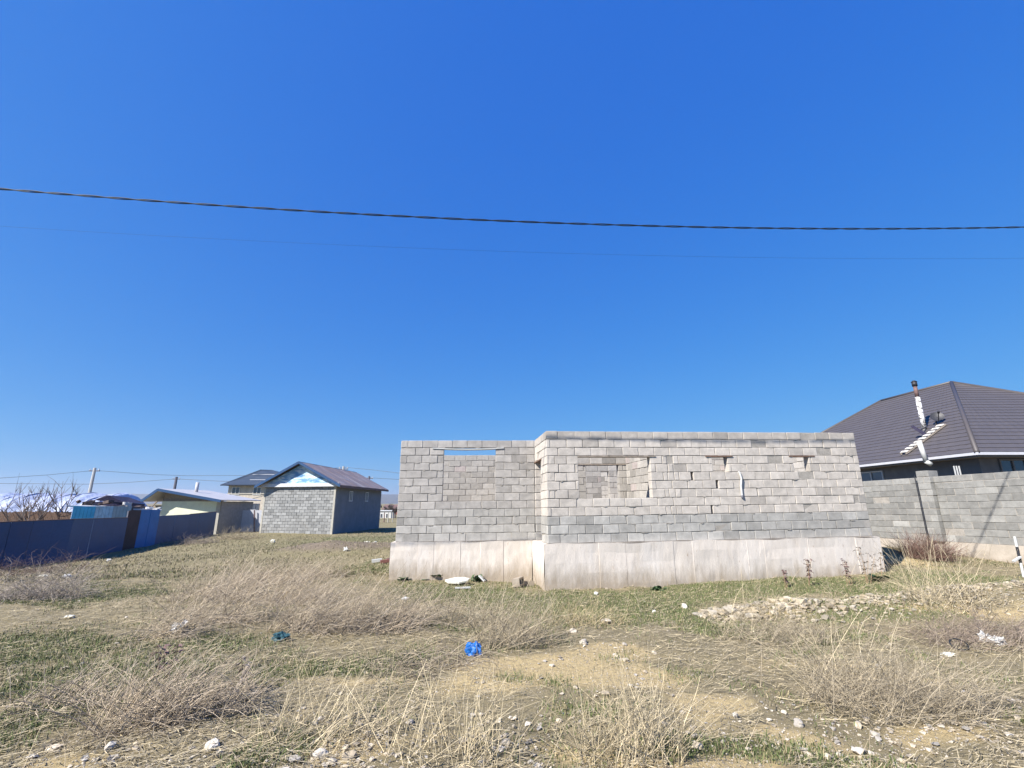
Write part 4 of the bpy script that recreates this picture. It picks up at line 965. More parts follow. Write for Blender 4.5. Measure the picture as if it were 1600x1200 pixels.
# gravel bank
n = 6500; t = RNG.uniform(0, 1, n)**1.0; xs = 3.05+t*8.6; ys = 8.05+.10*(xs-3)+RNG.normal(0, 1, n)*(.20+.045*(xs-3)); rs = (RNG.gamma(2.2, .009, n)+.010)*np.where(xs < 5.2, 1.35, .8)
kk = (RNG.uniform(0, 1, n) < np.where(xs < 5.2, .55, 1))&(fbm(xs*2, ys*2, 3, 66) > .20); xs, ys, rs = xs[kk], ys[kk], rs[kk]; n = len(xs)
tag(stones('gravel_bank', xs, ys, rs, stonecol(n, .86)*np.array([1, .97, .88]), .3), 'bank of pale rubble stones crossing the right side of the field', 'gravel', kind='stuff')
# loose pebbles
n = 24000; Yr = 3.2+RNG.power(1.0, n)**2.0*16; Xr = RNG.uniform(-1.2, 1.2, n)*Yr
sf = f_sand(Xr, Yr); bf_ = ss(5.4, 3.8, Yr)*.9*ss(-3.6, -1.2, Xr) + ss(.25, .8, sf)*.8 + .06
keep = (RNG.uniform(0, 1, n) < bf_) & clear(Xr, Yr) & (fbm(Xr*2.2, Yr*2.2, 3, 90) > .44); Xr, Yr = Xr[keep], Yr[keep]; n = len(Xr)
rs = np.minimum(RNG.gamma(1.4, .0065, n)+.005, .05)
tag(stones('pebbles', Xr, Yr, rs, stonecol(n), .3), 'loose pale pebbles strewn over the sandy soil', 'pebbles', kind='stuff')
n = 60000; Yr = 3.3+RNG.uniform(0, 1, n)**1.4*7.5; Xr = RNG.uniform(-1.2, 1.2, n)*Yr; kk = (RNG.uniform(0, 1, n) < .45+.55*ss(.1, .7, f_sand(Xr, Yr))) & clear(Xr, Yr); Xr, Yr = Xr[kk], Yr[kk]; n = len(Xr)
gc = stonecol(n, .9); dk = RNG.uniform(0, 1, n) < .35; gc[dk] *= .42
rs_ = RNG.uniform(.003, .009, n); v0 = np.array([[1, 0, 0], [0, 1, 0], [-1, 0, 0], [0, -1, 0], [0, 0, .8]]); zz_ = gz(Xr, Yr)
V = v0[None]*rs_[:, None, None]*RNG.uniform(.6, 1.4, (n, 5, 1)) + np.stack([Xr, Yr, zz_], -1)[:, None, :]; f4 = np.array([[0, 1, 4], [1, 2, 4], [2, 3, 4], [3, 0, 4]])
tag(link('grit', quads_mesh('grit', V.reshape(-1, 3), (f4[None]+(np.arange(n)*5)[:, None, None]).reshape(-1, 3), M['stone'], np.repeat(gc, 5, axis=0))), 'fine grit and clods on the soil and sandy patches', 'grit', kind='stuff')
# larger stones one can tell apart
BIG = [(914, 1006, 11, 'rounded pale stone at the upper edge of the sandy patch'), (948, 975, 12, 'grey stone lying in grass before the foundation corner'), (897, 988, 10, 'pale stone beside short grass above the sandy patch'),
 (1022, 957, 6, 'small square white lump in the green grass before the foundation'), (932, 929, 6, 'white stone close to the foundation of the long wall'), (1069, 950, 9, 'weathered stone at the left tip of the gravel bank'),
 (1090, 962, 9, 'bright stone just right of the weathered stone at the gravel bank tip'), (1022, 1021, 5, 'small white stone in the middle of the sandy patch edge'), (1247, 1133, 11, 'white stone on soil beneath the right brush clump'),
 (401, 1086, 12, 'pinkish flat stone in the left centre foreground'), (333, 1168, 14, 'knobbly pale stone at the lower left among grass'), (500, 1184, 16, 'flat cream stone at the bottom edge left of the stalks'),
 (545, 1184, 14, 'lumpy pale stone right of the flat cream stone at the bottom edge'), (1345, 1180, 13, 'long yellowish stone standing out at the lower right'), (724, 1161, 16, 'angular grey green stone in the bottom stalks'),
 (85, 1172, 11, 'buff stone at the bottom left corner of the field'), (50, 1186, 11, 'greyish stone nearest to the bottom left corner'), (1570, 1092, 8, 'small pale stone in the brush at the right edge'),
 (640, 1130, 8, 'small rounded stone on the soil left of the tall stalks'), (785, 1172, 9, 'stone among stalks at the bottom centre'), (1090, 1170, 12, 'broad pale stone right of the tallest stalk clump'), (1530, 985, 8, 'stone on top of the gravel bank near its right end')]
for i, (px_, py_, rp, lb_) in enumerate(BIG):
    p = ong(px_, py_); r_ = rp/FPX*p.y*.8; v, f_ = rock_shape(RNG, True); v = v*r_; c_ = stonecol(1, 1.15)[0]
    if i in (3, 4): c_ = np.array([.66, .65, .6])
    o_ = link('stone', quads_mesh('stone', v, f_, M['stone'], np.tile(c_, (len(v), 1)))); o_.location = p+Vector((0, 0, r_*.22)); o_.rotation_euler = (0, 0, RNG.uniform(0, 6)); tag(o_, lb_, 'stone', 'larger stones on the field')

# ------------------------------------------------------------------ grass, straw, dry weeds
def sample(fn, n, y0, y1, thr, soft, pw=1.6):
    Yr = y0+(y1-y0)*RNG.uniform(0, 1, n)**pw; Xr = RNG.uniform(-1.22, 1.22, n)*(Yr+.5); f_ = fn(Xr, Yr); k = (RNG.uniform(0, 1, n) < ss(thr, thr+soft, f_)) & clear(Xr, Yr); return Xr[k], Yr[k]
def blades(name, X, Y, h, wd, cols, lean=.5, label=None, cat=None, flat=False):
    n = len(X); Z = gz(X, Y)-.004; a_ = RNG.uniform(0, 6.28, n); b_ = RNG.uniform(0, 6.28, n); dx, dy = np.cos(a_)*wd/2, np.sin(a_)*wd/2; ln = RNG.uniform(.1, 1, n)*lean*h
    base = np.stack([X, Y, Z], -1); sv = np.stack([dx, dy, 0*dx], -1); m_ = base+np.stack([np.cos(b_)*ln*.35, np.sin(b_)*ln*.35, h*.55], -1); tp = base+np.stack([np.cos(b_)*ln, np.sin(b_)*ln, h*(1-.3*lean)], -1)
    V = np.stack([base-sv, base+sv, m_+sv*.7, m_-sv*.7, tp], 1).reshape(-1, 3); i0 = np.arange(n)*5
    loops = np.stack([i0, i0+1, i0+2, i0+3, i0+3, i0+2, i0+4], 1).ravel(); st = np.stack([np.arange(n)*7, np.arange(n)*7+4], 1).ravel(); to_ = np.tile([4, 3], n)
    o_ = link(name, fast_mesh(name, V, loops, st, to_, M['grass'], np.repeat(cols, 5, axis=0))); tag(o_, label, cat, kind='stuff')
X, Y = sample(f_green, 470000, 3.1, 15, -.02, .5, 1.3); n = len(X)
c_ = np.array([.125, .155, .058])[None]*RNG.uniform(.6, 1.25, n)[:, None]; dry = RNG.uniform(0, 1, n) < .28; c_[dry] = np.array([.36, .30, .18])*RNG.uniform(.7, 1.2, dry.sum())[:, None]
blades('green_grass', X, Y, RNG.uniform(.02, .075, n), RNG.uniform(.003, .007, n)*(1+Y*.06), c_, .9, 'short dull green spring grass growing in patches', 'grass')
X, Y = sample(lambda x, y: f_green(x, y)*.5+fbm(x*.5, y*.3, 3, 33)-.15, 110000, 13, 45, .0, .6, 1.3); n = len(X)
c_ = np.array([.14, .14, .07])[None]*RNG.uniform(.6, 1.25, n)[:, None]; dry = RNG.uniform(0, 1, n) < .5; c_[dry] = np.array([.30, .25, .165])*RNG.uniform(.6, 1.2, dry.sum())[:, None]
blades('far_grass', X, Y, RNG.uniform(.04, .13, n), RNG.uniform(.012, .03, n), c_, 1.0, 'mixed green and straw grass around the far sheds', 'grass')
# straw lying flat
X, Y = sample(lambda x, y: .55-.6*f_sand(x, y)+.7*f_brush(x, y)+1.1*(fbm(x*2.3, y*2.3, 3, 44)-.5), 115000, 3.1, 36, .1, .7, 1.9); n = len(X)
a_ = RNG.uniform(0, 6.28, n); a_ = np.where(RNG.uniform(0, 1, n) < .5, RNG.normal(.15, .5, n), a_); Ln = RNG.uniform(.04, .22, n); S_ = 4; tt = np.linspace(-.5, .5, S_)
cur = RNG.normal(0, .8, n)[:, None]*tt[None]; ang = a_[:, None]+cur; px_ = X[:, None]+np.cumsum(np.cos(ang), 1)*Ln[:, None]/S_; py_ = Y[:, None]+np.cumsum(np.sin(ang), 1)*Ln[:, None]/S_
hz = gz(px_, py_)+np.abs(RNG.normal(0, .018, n))[:, None]+.006+np.abs(RNG.normal(0, .10, n))[:, None]*Ln[:, None]*(tt+.5)[None]
gcol = lambda n: (np.array([.47, .385, .235])[None]*(t_ := RNG.uniform(0, 1, n)[:, None]) + np.array([.31, .265, .18])[None]*(1-t_))*RNG.uniform(.5, 1.3, n)[:, None]
P = np.stack([px_, py_, hz], -1); wv = np.stack([-np.sin(ang), np.cos(ang), 0*ang], -1)*(RNG.uniform(.0008, .0019, n)*(1+Y*.09))[:, None, None]
tl = wv.copy(); tl[..., 2] = np.abs(wv[..., 0])*.7
V = np.stack([P-tl, P+tl], 2).reshape(-1, 3); i0 = (np.arange(n)*S_*2)[:, None]+(np.arange(S_-1)*2)[None]
Q = np.stack([i0, i0+1, i0+3, i0+2], -1).reshape(-1, 4)
tag(link('straw', quads_mesh('straw', V, Q, M['twig'], np.repeat(gcol(n), S_*2, axis=0))), 'dry straw and dead stems lying flat over the field', 'straw', kind='stuff')
# tangled dry weeds
def stems(X, Y, L0, L1, wind=.55, S=6, droop=.9, up=.9, rad=(.0012, .0026), curl=1.0, wdir=.15):
    n = len(X); Z = gz(X, Y); a_ = RNG.uniform(0, 6.28, n); mixw = RNG.uniform(0, 1, n) < wind; a_ = np.where(mixw, RNG.normal(wdir, .6, n), a_)
    el = np.radians(RNG.uniform(18, 75, n))*up; Ln = RNG.uniform(L0, L1, n); P = np.zeros((n, S, 3)); P[:, 0] = np.stack([X, Y, Z], -1); az = a_.copy(); e_ = el.copy()
    cu = RNG.normal(0, .35*curl, n)
    for i in range(1, S):
        az = az+cu+RNG.normal(0, .16*curl, n); e_ = e_-droop*RNG.uniform(.02, .32, n)+RNG.normal(0, .08, n)
        st = (Ln/(S-1))[:, None]*np.stack([np.cos(az)*np.cos(e_), np.sin(az)*np.cos(e_), np.sin(e_)], -1); P[:, i] = P[:, i-1]+st
    P[:, :, 2] = np.maximum(P[:, :, 2], gz(P[..., 0], P[..., 1])+.006)
    R = (RNG.uniform(*rad, n)*(1+.05*Y))[:, None]*np.linspace(1, .4, S)[None]; return P, R
def branch(P, R, m, L0, L1, curl=1.0):
    N, S_, _ = P.shape; i = RNG.integers(0, N, m); k = RNG.integers(1, S_-1, m); p = P[i, k]; d_ = P[i, k+1]-p; d_ /= np.linalg.norm(d_, axis=1, keepdims=True)+1e-9
    d_ = d_+RNG.normal(0, .45, (m, 3))+np.array([.1, 0, .12]); d_ /= np.linalg.norm(d_, axis=1, keepdims=True); Ln = RNG.uniform(L0, L1, m); S2 = 4; O = np.zeros((m, S2, 3)); O[:, 0] = p
    for j in range(1, S2): d_ = d_+RNG.normal(0, .22*curl, (m, 3)); d_ /= np.linalg.norm(d_, axis=1, keepdims=True); O[:, j] = O[:, j-1]+d_*(Ln/(S2-1))[:, None]
    O[:, :, 2] = np.maximum(O[:, :, 2], gz(O[..., 0], O[..., 1])+.004)
    return O, (R[i, k]*.62)[:, None]*np.linspace(1, .45, S2)[None]
def weed_obj(name, sets, cols, parent=None):
    Vs = []; Qs = []; Ts = []; n_ = 0
    for (P, R), c in zip(sets, cols):
        V, Q = tube_arrays(P, R, 3); Vs.append(V); Qs.append(Q+n_); Ts.append(np.repeat(c, P.shape[1]*3, axis=0)); n_ += len(V)
    return link(name, quads_mesh(name, np.concatenate(Vs), np.concatenate(Qs), M['twig'], np.concatenate(Ts), True), parent)
wcol = lambda n, b=(.48, .395, .27), g=(.28, .24, .175), k=1.0: k*(np.array(b)[None]*(t_ := RNG.uniform(0, 1, n)[:, None]) + np.array(g)[None]*(1-t_))*(RNG.beta(1.6, 2.2, n)*1.25+.42)[:, None]
X, Y = sample(f_brush, 30000, 3.3, 22, .42, .8, 1.7); P, R = stems(X, Y, .15, .5); O, R2 = branch(P, R, int(len(X)*1.5), .08, .26)
tag(weed_obj('dry_weeds', [(P, R), (O, R2)], [wcol(len(P)), wcol(len(O))]), 'tangled grey and tan dry weeds matted over the field', 'dry weeds', kind='stuff')
# scattered thin upright straw stalks over the foreground
X, Y = sample(lambda x, y: .35+.3*f_green(x, y)+.3*f_brush(x, y), 2600, 3.2, 13, .1, .9, 1.5); P, R = stems(X, Y, .15, .5, wind=.3, droop=.25, up=1.15, curl=.35, rad=(.0012, .002))
tag(weed_obj('thin_stalks', [(P, R)], [wcol(len(P), (.52, .42, .27), (.40, .33, .24))]), 'thin upright straw stalks scattered through the grass', 'straw', kind='stuff')
# dry clumps one can tell apart
def clump(px_, py_, rp, n, L0, L1, label, name='dry_weed_clump', col=None, nb=1.4, fl=.6, **kw):
    p = ong(px_, py_); r_ = rp/FPX*p.y; a_ = RNG.uniform(0, 6.28, n); q = r_*np.sqrt(RNG.uniform(0, 1, n)); X = p.x+np.cos(a_)*q; Y = p.y+np.sin(a_)*q*fl
    P, R = stems(X, Y, L0, L1, **kw); O, R2 = branch(P, R, int(n*nb), L0*.25, L1*.4); off_ = np.array(p)
    o_ = empty(name, p, label, 'dry weed', 'dry weed clumps'); 
    c = col or ((.42, .345, .27), (.27, .235, .20))
    tag(weed_obj('stem', [(P-off_, R)], [wcol(n, *c)], o_), kind='stuff')
    tag(weed_obj('twigs', [(O-off_, R2)], [wcol(len(O), *c)], o_), kind='stuff')
    return o_
ST = ((.60, .50, .32), (.44, .37, .25)); GR = ((.46, .385, .265), (.28, .235, .165)); RD = ((.26, .16, .12), (.18, .12, .10))
clump(985, 1185, 75, 190, .25, .75, 'tall pale straw stalks at the bottom centre of the picture', col=ST, wind=.1, droop=.3, up=1.25, curl=.35, nb=.8, rad=(.0018, .003))
clump(700, 1185, 90, 110, .28, .72, 'tall pale straw stalks at the bottom just left of centre', col=ST, wind=.1, droop=.15, up=1.3, curl=.25, nb=.5, rad=(.0018, .003))
clump(510, 1150, 90, 150, .2, .55, 'tan stalks in the lower left of the centre foreground', col=ST, wind=.2, droop=.3, up=1.2, curl=.4, nb=.7, rad=(.0016, .0026))
PK = ((.53, .43, .31), (.32, .27, .20)); TH = dict(rad=(.0016, .0036))
clump(215, 1130, 70, 260, .35, .75, 'wide dry bush with arching stems in the lower left foreground', col=PK, wind=.6, droop=.75, up=1.1, curl=.6, wdir=.5, nb=1.8, **TH)
clump(330, 1110, 60, 160, .3, .6, 'smaller dry bush right of the wide one in the lower left foreground', col=PK, wind=.7, droop=.6, up=1.0, curl=.6, wdir=.4, **TH)
clump(90, 1100, 60, 120, .25, .5, 'low dry bush at the left edge of the foreground', col=PK, wind=.4, droop=.9, up=1.0, curl=.7, **TH)
clump(250, 1000, 40, 90, .5, 1.0, 'sparse arching dry bush left of the pale plastic bag', col=PK, wind=.8, droop=.6, up=1.0, curl=.5, wdir=.3, **TH)
clump(330, 975, 70, 190, .6, 1.1, 'arching dry bush behind the pale plastic bag', col=PK, wind=.75, droop=.55, up=1.05, curl=.5, wdir=.3, **TH)
clump(320, 935, 60, 200, .6, 1.1, 'tall wind bent dry bush in front of the grey block shed', col=PK, wind=.75, droop=.55, up=1.0, curl=.45, wdir=.35, **TH)
clump(410, 912, 70, 260, .5, .9, 'dense tan dry bush left of the unfinished house', col=PK, wind=.6, droop=.7, up=1.0, curl=.6, wdir=.3, **TH)
clump(450, 940, 60, 240, .5, 1.0, 'tan dry bush hanging over to the right in the left centre', col=PK, wind=.85, droop=.75, up=1.05, curl=.45, wdir=.2, **TH)
clump(490, 985, 70, 320, .5, 1.05, 'broad dense dry bush in the left centre above the teal rag', col=((.50, .41, .29), (.31, .26, .20)), wind=.8, droop=.7, up=1.05, curl=.5, wdir=.25, nb=1.8, **TH)
clump(590, 985, 60, 230, .5, 1.1, 'dry bush with long stems leaning right between the two plastic bags', col=PK, wind=.85, droop=.5, up=.95, curl=.4, wdir=.3, **TH)
clump(500, 900, 40, 140, .5, .9, 'small grey bush nearest to the left corner of the foundation', col=GR, wind=.4, droop=.5, **TH)
clump(655, 1035, 80, 220, .3, .7, 'flattened matted dry bush left of the blue bag', col=((.36, .30, .21), (.22, .18, .13)), wind=.7, droop=1.3, up=.5, curl=.6, **TH)
clump(790, 1010, 60, 170, .5, 1.0, 'thin grey dry bush just behind the blue bag', col=GR, wind=.4, droop=.35, up=1.1, curl=.4, **TH)
clump(700, 975, 70, 120, .4, .8, 'thin grey weeds in the grass before the white foam board', col=GR, wind=.4, droop=.35, up=1.1, curl=.4, **TH)
clump(50, 935, 70, 420, .5, 1.1, 'low pinkish grey heap of brush at the left edge below the navy fence', col=((.44, .37, .30), (.27, .24, .21)), wind=.3, droop=1.1, up=1.1, curl=1.0, nb=1.8, **TH)
clump(30, 898, 90, 260, .5, 1.2, 'dark reddish brushwood piled against the navy fence', col=((.22, .15, .12), (.12, .09, .085)), wind=.3, droop=.8, **TH)
clump(1395, 1100, 120, 600, .3, .8, 'sprawling grey dry bush in the right foreground', col=GR, wind=.3, droop=.45, curl=.7)
clump(1330, 1075, 60, 60, .5, 1.1, 'long curved pale stems rising from the right foreground bush', col=ST, wind=.1, droop=.5, up=1.1, curl=.35, nb=.3, rad=(.002, .003))
clump(1530, 1000, 90, 420, .25, .6, 'brown dry bush before the gravel bank near the right edge', col=((.33, .26, .20), (.24, .19, .15)), wind=.3, droop=.6)
clump(1210, 1000, 80, 300, .25, .6, 'grey brush left of the right foreground bush below the gravel', col=GR, wind=.4, droop=.4)
clump(1480, 945, 55, 120, .6, 1.2, 'fan of tall straw stems behind the gravel bank on the right', col=ST, wind=.2, droop=.2, up=1.15, curl=.3, nb=.8, rad=(.002, .003), wdir=2.0)
clump(1175, 960, 40, 70, .3, .7, 'upright straw tuft at the left part of the gravel bank', col=ST, wind=.1, droop=.15, up=1.25, curl=.25, nb=.5)
clump(915, 975, 55, 160, .2, .5, 'golden straw tuft in the grass before the foundation corner', col=((.52, .42, .24), (.42, .34, .2)), wind=.3, droop=.4, up=1.15, curl=.5)
clump(1449, 873, 30, 700, .4, .95, 'round reddish brown twiggy bush against the block fence', 'reddish_bush', RD, wind=.1, droop=.3, up=1.05, curl=.7, nb=2.2, rad=(.0016, .003))
clump(1545, 872, 45, 200, .2, .5, 'low brown dry weeds along the fence base at the right', col=((.33, .26, .20), (.24, .19, .15)), wind=.2, droop=.6)
clump(372, 842, 30, 240, .5, 1.1, 'dry weeds between the lime house and the grey shed', col=GR, wind=.2, droop=.3)
clump(300, 850, 40, 260, .4, .9, 'dark dry weeds at the foot of the far end of the navy fence', col=((.30, .25, .21), (.2, .17, .15)), wind=.2, droop=.5)
# dried broad-leaved weeds along the foundation
def dock(px_, py_, h, label, n=3, seed=0, cc=(.30, .21, .13)):
    p = ong(px_, py_); r = random.Random(seed); o_ = empty('dried_thistle', p, label, 'dry weed', 'dried weeds along the foundation'); Ps = []; leafs = MB(p)
    for i in range(n):
        q = Vector(p)+Vector(((r.random()-.5)*.15, (r.random()-.5)*.1, 0)); P = [q.copy()]; d_ = Vector(((r.random()-.5)*.4, -.1, 1))
        for k in range(5): d_ = (d_+Vector(((r.random()-.5)*.25, (r.random()-.5)*.2, .05))).normalized(); P.append(P[-1]+d_*h/5*(.7+.5*r.random()))
        Ps.append(P)
        for k in range(2, 6):
            for j in range(3):
                c0 = P[k]; a_ = r.random()*6.28; dv = Vector((math.cos(a_), math.sin(a_), r.uniform(-.9, .2)))*r.uniform(.03, .075); sd_ = dv.cross(Vector((0, 0, 1))).normalized()*.016; leafs.prism([c0, c0+dv*.5+sd_, c0+dv], [c0+Vector((0, 0, .004)), c0+dv*.5-sd_+Vector((0, 0, .01)), c0+dv+Vector((0, 0, -.01))])
    Pn = np.array([[tuple(v-p) for v in P] for P in Ps]); tubes('stem', Pn, np.tile(np.linspace(.007, .003, 6), (n, 1)), M['twig'], np.tile(cc, (n, 1)), 4, o_)
    leafs.build('leaves', M['timber'] if seed % 2 else M['rust'], o_)
dock(800, 905, .45, 'dark dried weed stalk leaning by the inner corner of the foundation', 4, 1)
dock(1268, 915, .55, 'dried brown weed before the right part of the foundation', 5, 2)
dock(1357, 912, .75, 'tallest dried thistle before the right end of the foundation', 5, 3)
dock(1325, 914, .55, 'dried thistle left of the tallest one at the foundation end', 4, 4)
dock(1382, 908, .55, 'dried weed just past the right corner of the foundation', 4, 5)
dock(1228, 918, .35, 'low dried weed at the middle right of the foundation', 3, 6)
dock(258, 1060, .35, 'dark seed head stalk in the left foreground brush', 3, 8, (.14, .1, .07)); dock(380, 1080, .28, 'second dark seed head stalk right of the left foreground brush', 3, 9, (.14, .1, .07))
# green broad-leaved plants
def leafy(px_, py_, wd_, n, label, seed):
    p = ong(px_, py_); r = random.Random(seed); o_ = empty('leafy_plant', p, label, 'plant', 'green leafy plants by the foundation')
    for i in range(n):
        a_ = r.random()*6.28; L_ = wd_*r.uniform(.5, 1.0); e_ = r.uniform(.3, 1.2); u_ = Vector((math.cos(a_)*math.cos(e_), math.sin(a_)*math.cos(e_), math.sin(e_))); s_ = u_.cross(Vector((0, 0, 1))).normalized(); mb = MB(p); c0 = Vector(p)+Vector(((r.random()-.5)*wd_*.9, (r.random()-.5)*wd_*.5, 0)); V_ = []
        prev = None
        for k in range(6):
            t = k/5; w2 = L_*.24*math.sin(math.pi*min(1, t*.9+.08))*(1+.25*(k % 2)); c_ = c0+u_*L_*t+Vector((0, 0, -.35*L_*t*t)); row = (c_-s_*w2+Vector((0, 0, .01)), c_, c_+s_*w2+Vector((0, 0, .01)))
            if prev: 
                mb.poly([prev[0], prev[1], row[1], row[0]]); mb.poly([prev[1], prev[2], row[2], row[1]])
            prev = row
        mb.build('leaf', M['leaf'], o_)
leafy(679, 905, .40, 26, 'biggest green leafy plant against the left foundation', 1); leafy(628, 908, .26, 20, 'low green leafy plant near the left corner of the foundation', 2)
leafy(742, 908, .27, 20, 'green leafy plant behind the white foam board', 3); leafy(718, 904, .2, 12, 'small green leafy plant between the two larger ones', 4); leafy(1027, 922, .22, 14, 'small green leafy plant before the long foundation wall', 5)
leafy(1372, 908, .3, 16, 'green leafy plant at the right corner of the foundation', 6)

# ------------------------------------------------------------------ litter
def crumple(name, px_, py_, wpx, hpx, mt, label, cat, seed=0, flat=1.0, tilt=0):
    p = ong(px_, py_); r = np.random.default_rng(seed); a_, f_ = ICO3; sw, sh = wpx/FPX*p.y*.42, hpx/FPX*p.y*.42
    v = a_*np.array([sw, sw*.7*flat, sh]); nz_ = 1+sum(am*(np.abs(np.sin(a_@r.normal(0, fr_, 3)+r.uniform(0, 6)))-.5) for fr_, am in ((2, .5), (3.5, .45), (5, .4), (7, .35), (10, .25)))+r.normal(0, .05, len(a_)); v = v*nz_[:, None]
    o_ = link(name, quads_mesh(name, v, f_, M[mt], None, False)); o_.location = p+Vector((0, 0, sh*.75)); o_.rotation_euler = (0, tilt, r.uniform(-.3, .3)); return tag(o_, label, cat)
crumple('blue_bag', 741, 1024, 19, 20, 'bagblue', 'crumpled bright blue plastic bag caught in dry weeds', 'plastic bag', 1)
crumple('teal_bag', 438, 1000, 22, 12, 'bagteal', 'dark teal rag half buried under the dry brush', 'rag', 2)
crumple('pale_bag', 278, 988, 26, 15, 'bagclear', 'pale translucent plastic bag lying in the left field', 'plastic bag', 3, tilt=-.5)
crumple('white_rag', 1556, 1006, 19, 12, 'white', 'crumpled white plastic scrap in the brush at the right edge', 'litter', 4)
crumple('white_rag', 1539, 1003, 12, 14, 'white', 'small torn white scrap left of the larger one at the right edge', 'litter', 14)
crumple('white_rag', 1482, 1024, 16, 4, 'foam', 'flat pale scrap on the soil beneath the rubber ring', 'litter', 5)
crumple('white_rag', 104, 903, 11, 6, 'white', 'white scrap on the brush heap at the left edge', 'litter', 6)
crumple('white_rag', 66, 902, 11, 4, 'foam', 'pale scrap half hidden in the brush heap at the left edge', 'litter', 7)
crumple('white_rag', 586, 851, 10, 5, 'white', 'right one of two white lumps on the far field left of the unfinished house', 'litter', 8)
crumple('white_rag', 572, 850, 12, 4, 'foam', 'left one of two white lumps on the far field left of the unfinished house', 'litter', 9)
crumple('white_rag', 540, 861, 6, 6, 'white', 'small white lump below the dirt mound', 'litter', 10)
crumple('white_rag', 108, 965, 12, 4, 'foam', 'flat white scrap on green grass in the left field', 'litter', 11)
crumple('white_rag', 170, 877, 6, 4, 'white', 'tiny white scrap near the navy fence', 'litter', 12)
crumple('white_rag', 426, 848, 6, 5, 'foam', 'pale lump at the left end of the dirt mound', 'litter', 13)
crumple('white_rag', 633, 937, 9, 4, 'white', 'small flat white scrap in grass left of the unfinished house', 'litter', 15)
p = ong(1500, 1014); mbp = []
t = np.linspace(0, 2*np.pi, 25); P = np.stack([.10*np.cos(t), .07*np.sin(t)*.7, .05+.07*np.sin(t)*.7], -1)[None]
o_ = tubes('rubber_ring', P, np.full((1, 25), .008), M['cable'], np.array([[.1, .1, .1]]), 6); o_.location = p; tag(o_, 'thin dark ring leaning in the dry brush at the right', 'ring')
# foam board and sticks by the foundation
p = ong(717, 915); fbo = empty('foam_board', p, 'broken white foam board lying before the left foundation', 'board')
rnd = random.Random(4); rim = []
for i in range(7):
    a_ = 2*math.pi*i/7+.3; rim.append(Vector(p)+Vector((math.cos(a_)*.31*rnd.uniform(.75, 1.15), math.sin(a_)*.24*rnd.uniform(.7, 1.15), 0)))
tl = [q+Vector((0, 0, .07+.16*(q.y-p.y+.2)+(q.x-p.x)*.05)) for q in rim]
MB(p).prism(tl, [q+Vector((0, 0, .035)) for q in tl]).build('foam_sheet', M['foam'], fbo)
o_ = MB(ong(722, 921)).obox(ong(711, 921)+Vector((0, 0, .03)), ong(735, 920)+Vector((0, 0, .03)), .06, .03).build('pale_lath', M['white']); tag(o_, 'short white lath on the grass in front of the foam board', 'lath')
p = ong(753, 910); o_ = MB(p).obox(p+Vector((-.07, 0, .16)), p+Vector((.07, -.05, .04)), .09, .03).build('white_shard', M['white']); tag(o_, 'white shard leaning on a green plant right of the foam board', 'shard')
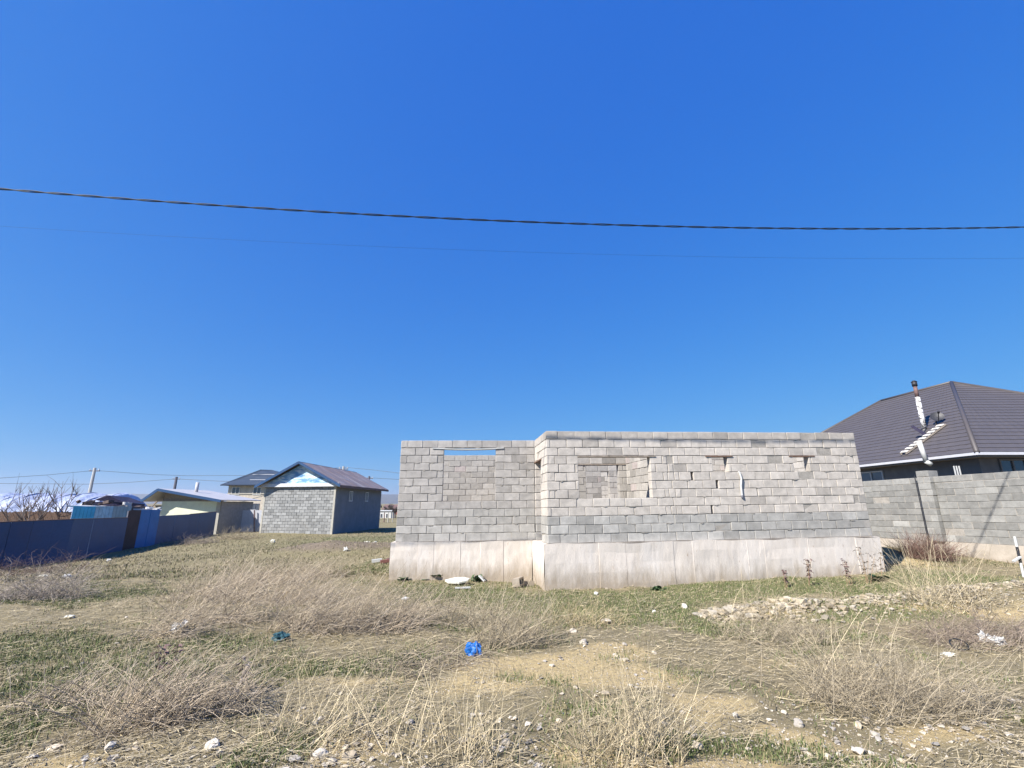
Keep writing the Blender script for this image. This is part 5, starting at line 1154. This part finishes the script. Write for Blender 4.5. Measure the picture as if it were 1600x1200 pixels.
# hollow concrete blocks
def hollow(px_, py_, rot, label, s_=1.0):
    p = ong(px_, py_); o_ = empty('hollow_block', p, label, 'concrete block', 'broken blocks by the inner foundation corner'); mb = MB((0, 0, 0)); L_, W2, H_ = .38*s_, .19*s_, .2*s_; t_ = .035
    mb.box(-L_/2, L_/2, -W2/2, -W2/2+t_, 0, H_).box(-L_/2, L_/2, W2/2-t_, W2/2, 0, H_).box(-L_/2, -L_/2+t_, -W2/2+t_, W2/2-t_, 0, H_).box(L_/2-t_, L_/2, -W2/2+t_, W2/2-t_, 0, H_).box(-t_/2, t_/2, -W2/2+t_, W2/2-t_, 0, H_).box(-L_/2+t_, L_/2-t_, -W2/2+t_, W2/2-t_, .0, .02)
    me = mb.mesh('block_shell', M['plinth2']); c_ = link('block_shell', me, o_); c_.rotation_euler = rot; c_.location = (0, 0, .1); return o_
hollow(804, 917, (math.radians(80), 0, math.radians(70)), 'hollow concrete block on its side with its cavity facing the camera', .9)
hollow(823, 915, (math.radians(170), 0, math.radians(15)), 'grey concrete block lying flat right of the hollow one', .85)
# brick scraps left of the house
for i, (px_, py_, L_, mt, lb_) in enumerate(((588, 880, .3, 'white', 'white plank end in the grass left of the foundation'), (601, 881, .28, 'redhouse', 'reddish brick scrap beside the white plank end'), (609, 878, .2, 'rust', 'dark broken brick nearest to the left foundation corner'))):
    p = ong(px_, py_); o_ = MB(p).obox(p+Vector((-L_/2, 0, .06)), p+Vector((L_/2, .1, .09)), .12, .09).build('brick_scrap', M[mt]); tag(o_, lb_, 'rubble')
# marker stake at the right edge
p = ong(1600, 902); b0 = Vector(p); tpz = at(1586, 838, p.y); st = empty('striped_stake', p, 'black and white striped stake at the right edge before the fence', 'stake')
seq = [(0, .35, 'white'), (.35, .62, 'black'), (.62, .74, 'black'), (.74, 1.0, 'white')]; top = Vector((b0.x+.02, b0.y, tpz.z))
for a_, b_, m__ in seq: MB(p).cyl(b0.lerp(top, a_), b0.lerp(top, b_), .028, .026, 8).build('stake_band', M[m__], st)
q = b0.lerp(top, .5); MB(p).obox(q+Vector((0, -.03, 0)), q+Vector((-.22, -.05, -.10)), .05, .03).build('side_peg', M['white'], st)

# ------------------------------------------------------------------ air
hz_ = bpy.data.materials.new('air'); hz_.use_nodes = True; hn = hz_.node_tree; hn.nodes.clear()
ho_ = hn.nodes.new('ShaderNodeOutputMaterial'); pv = hn.nodes.new('ShaderNodeVolumePrincipled'); pv.inputs['Color'].default_value = (.80, .88, 1, 1); pv.inputs['Density'].default_value = .00011; pv.inputs['Anisotropy'].default_value = .3
hn.links.new(pv.outputs[0], ho_.inputs['Volume'])
tag(MB((0, 0, 0)).box(-9600, 9600, -12, 14500, -9, 240).build('haze', hz_), 'thin blue haze over the far plain and hills', 'haze', kind='stuff')
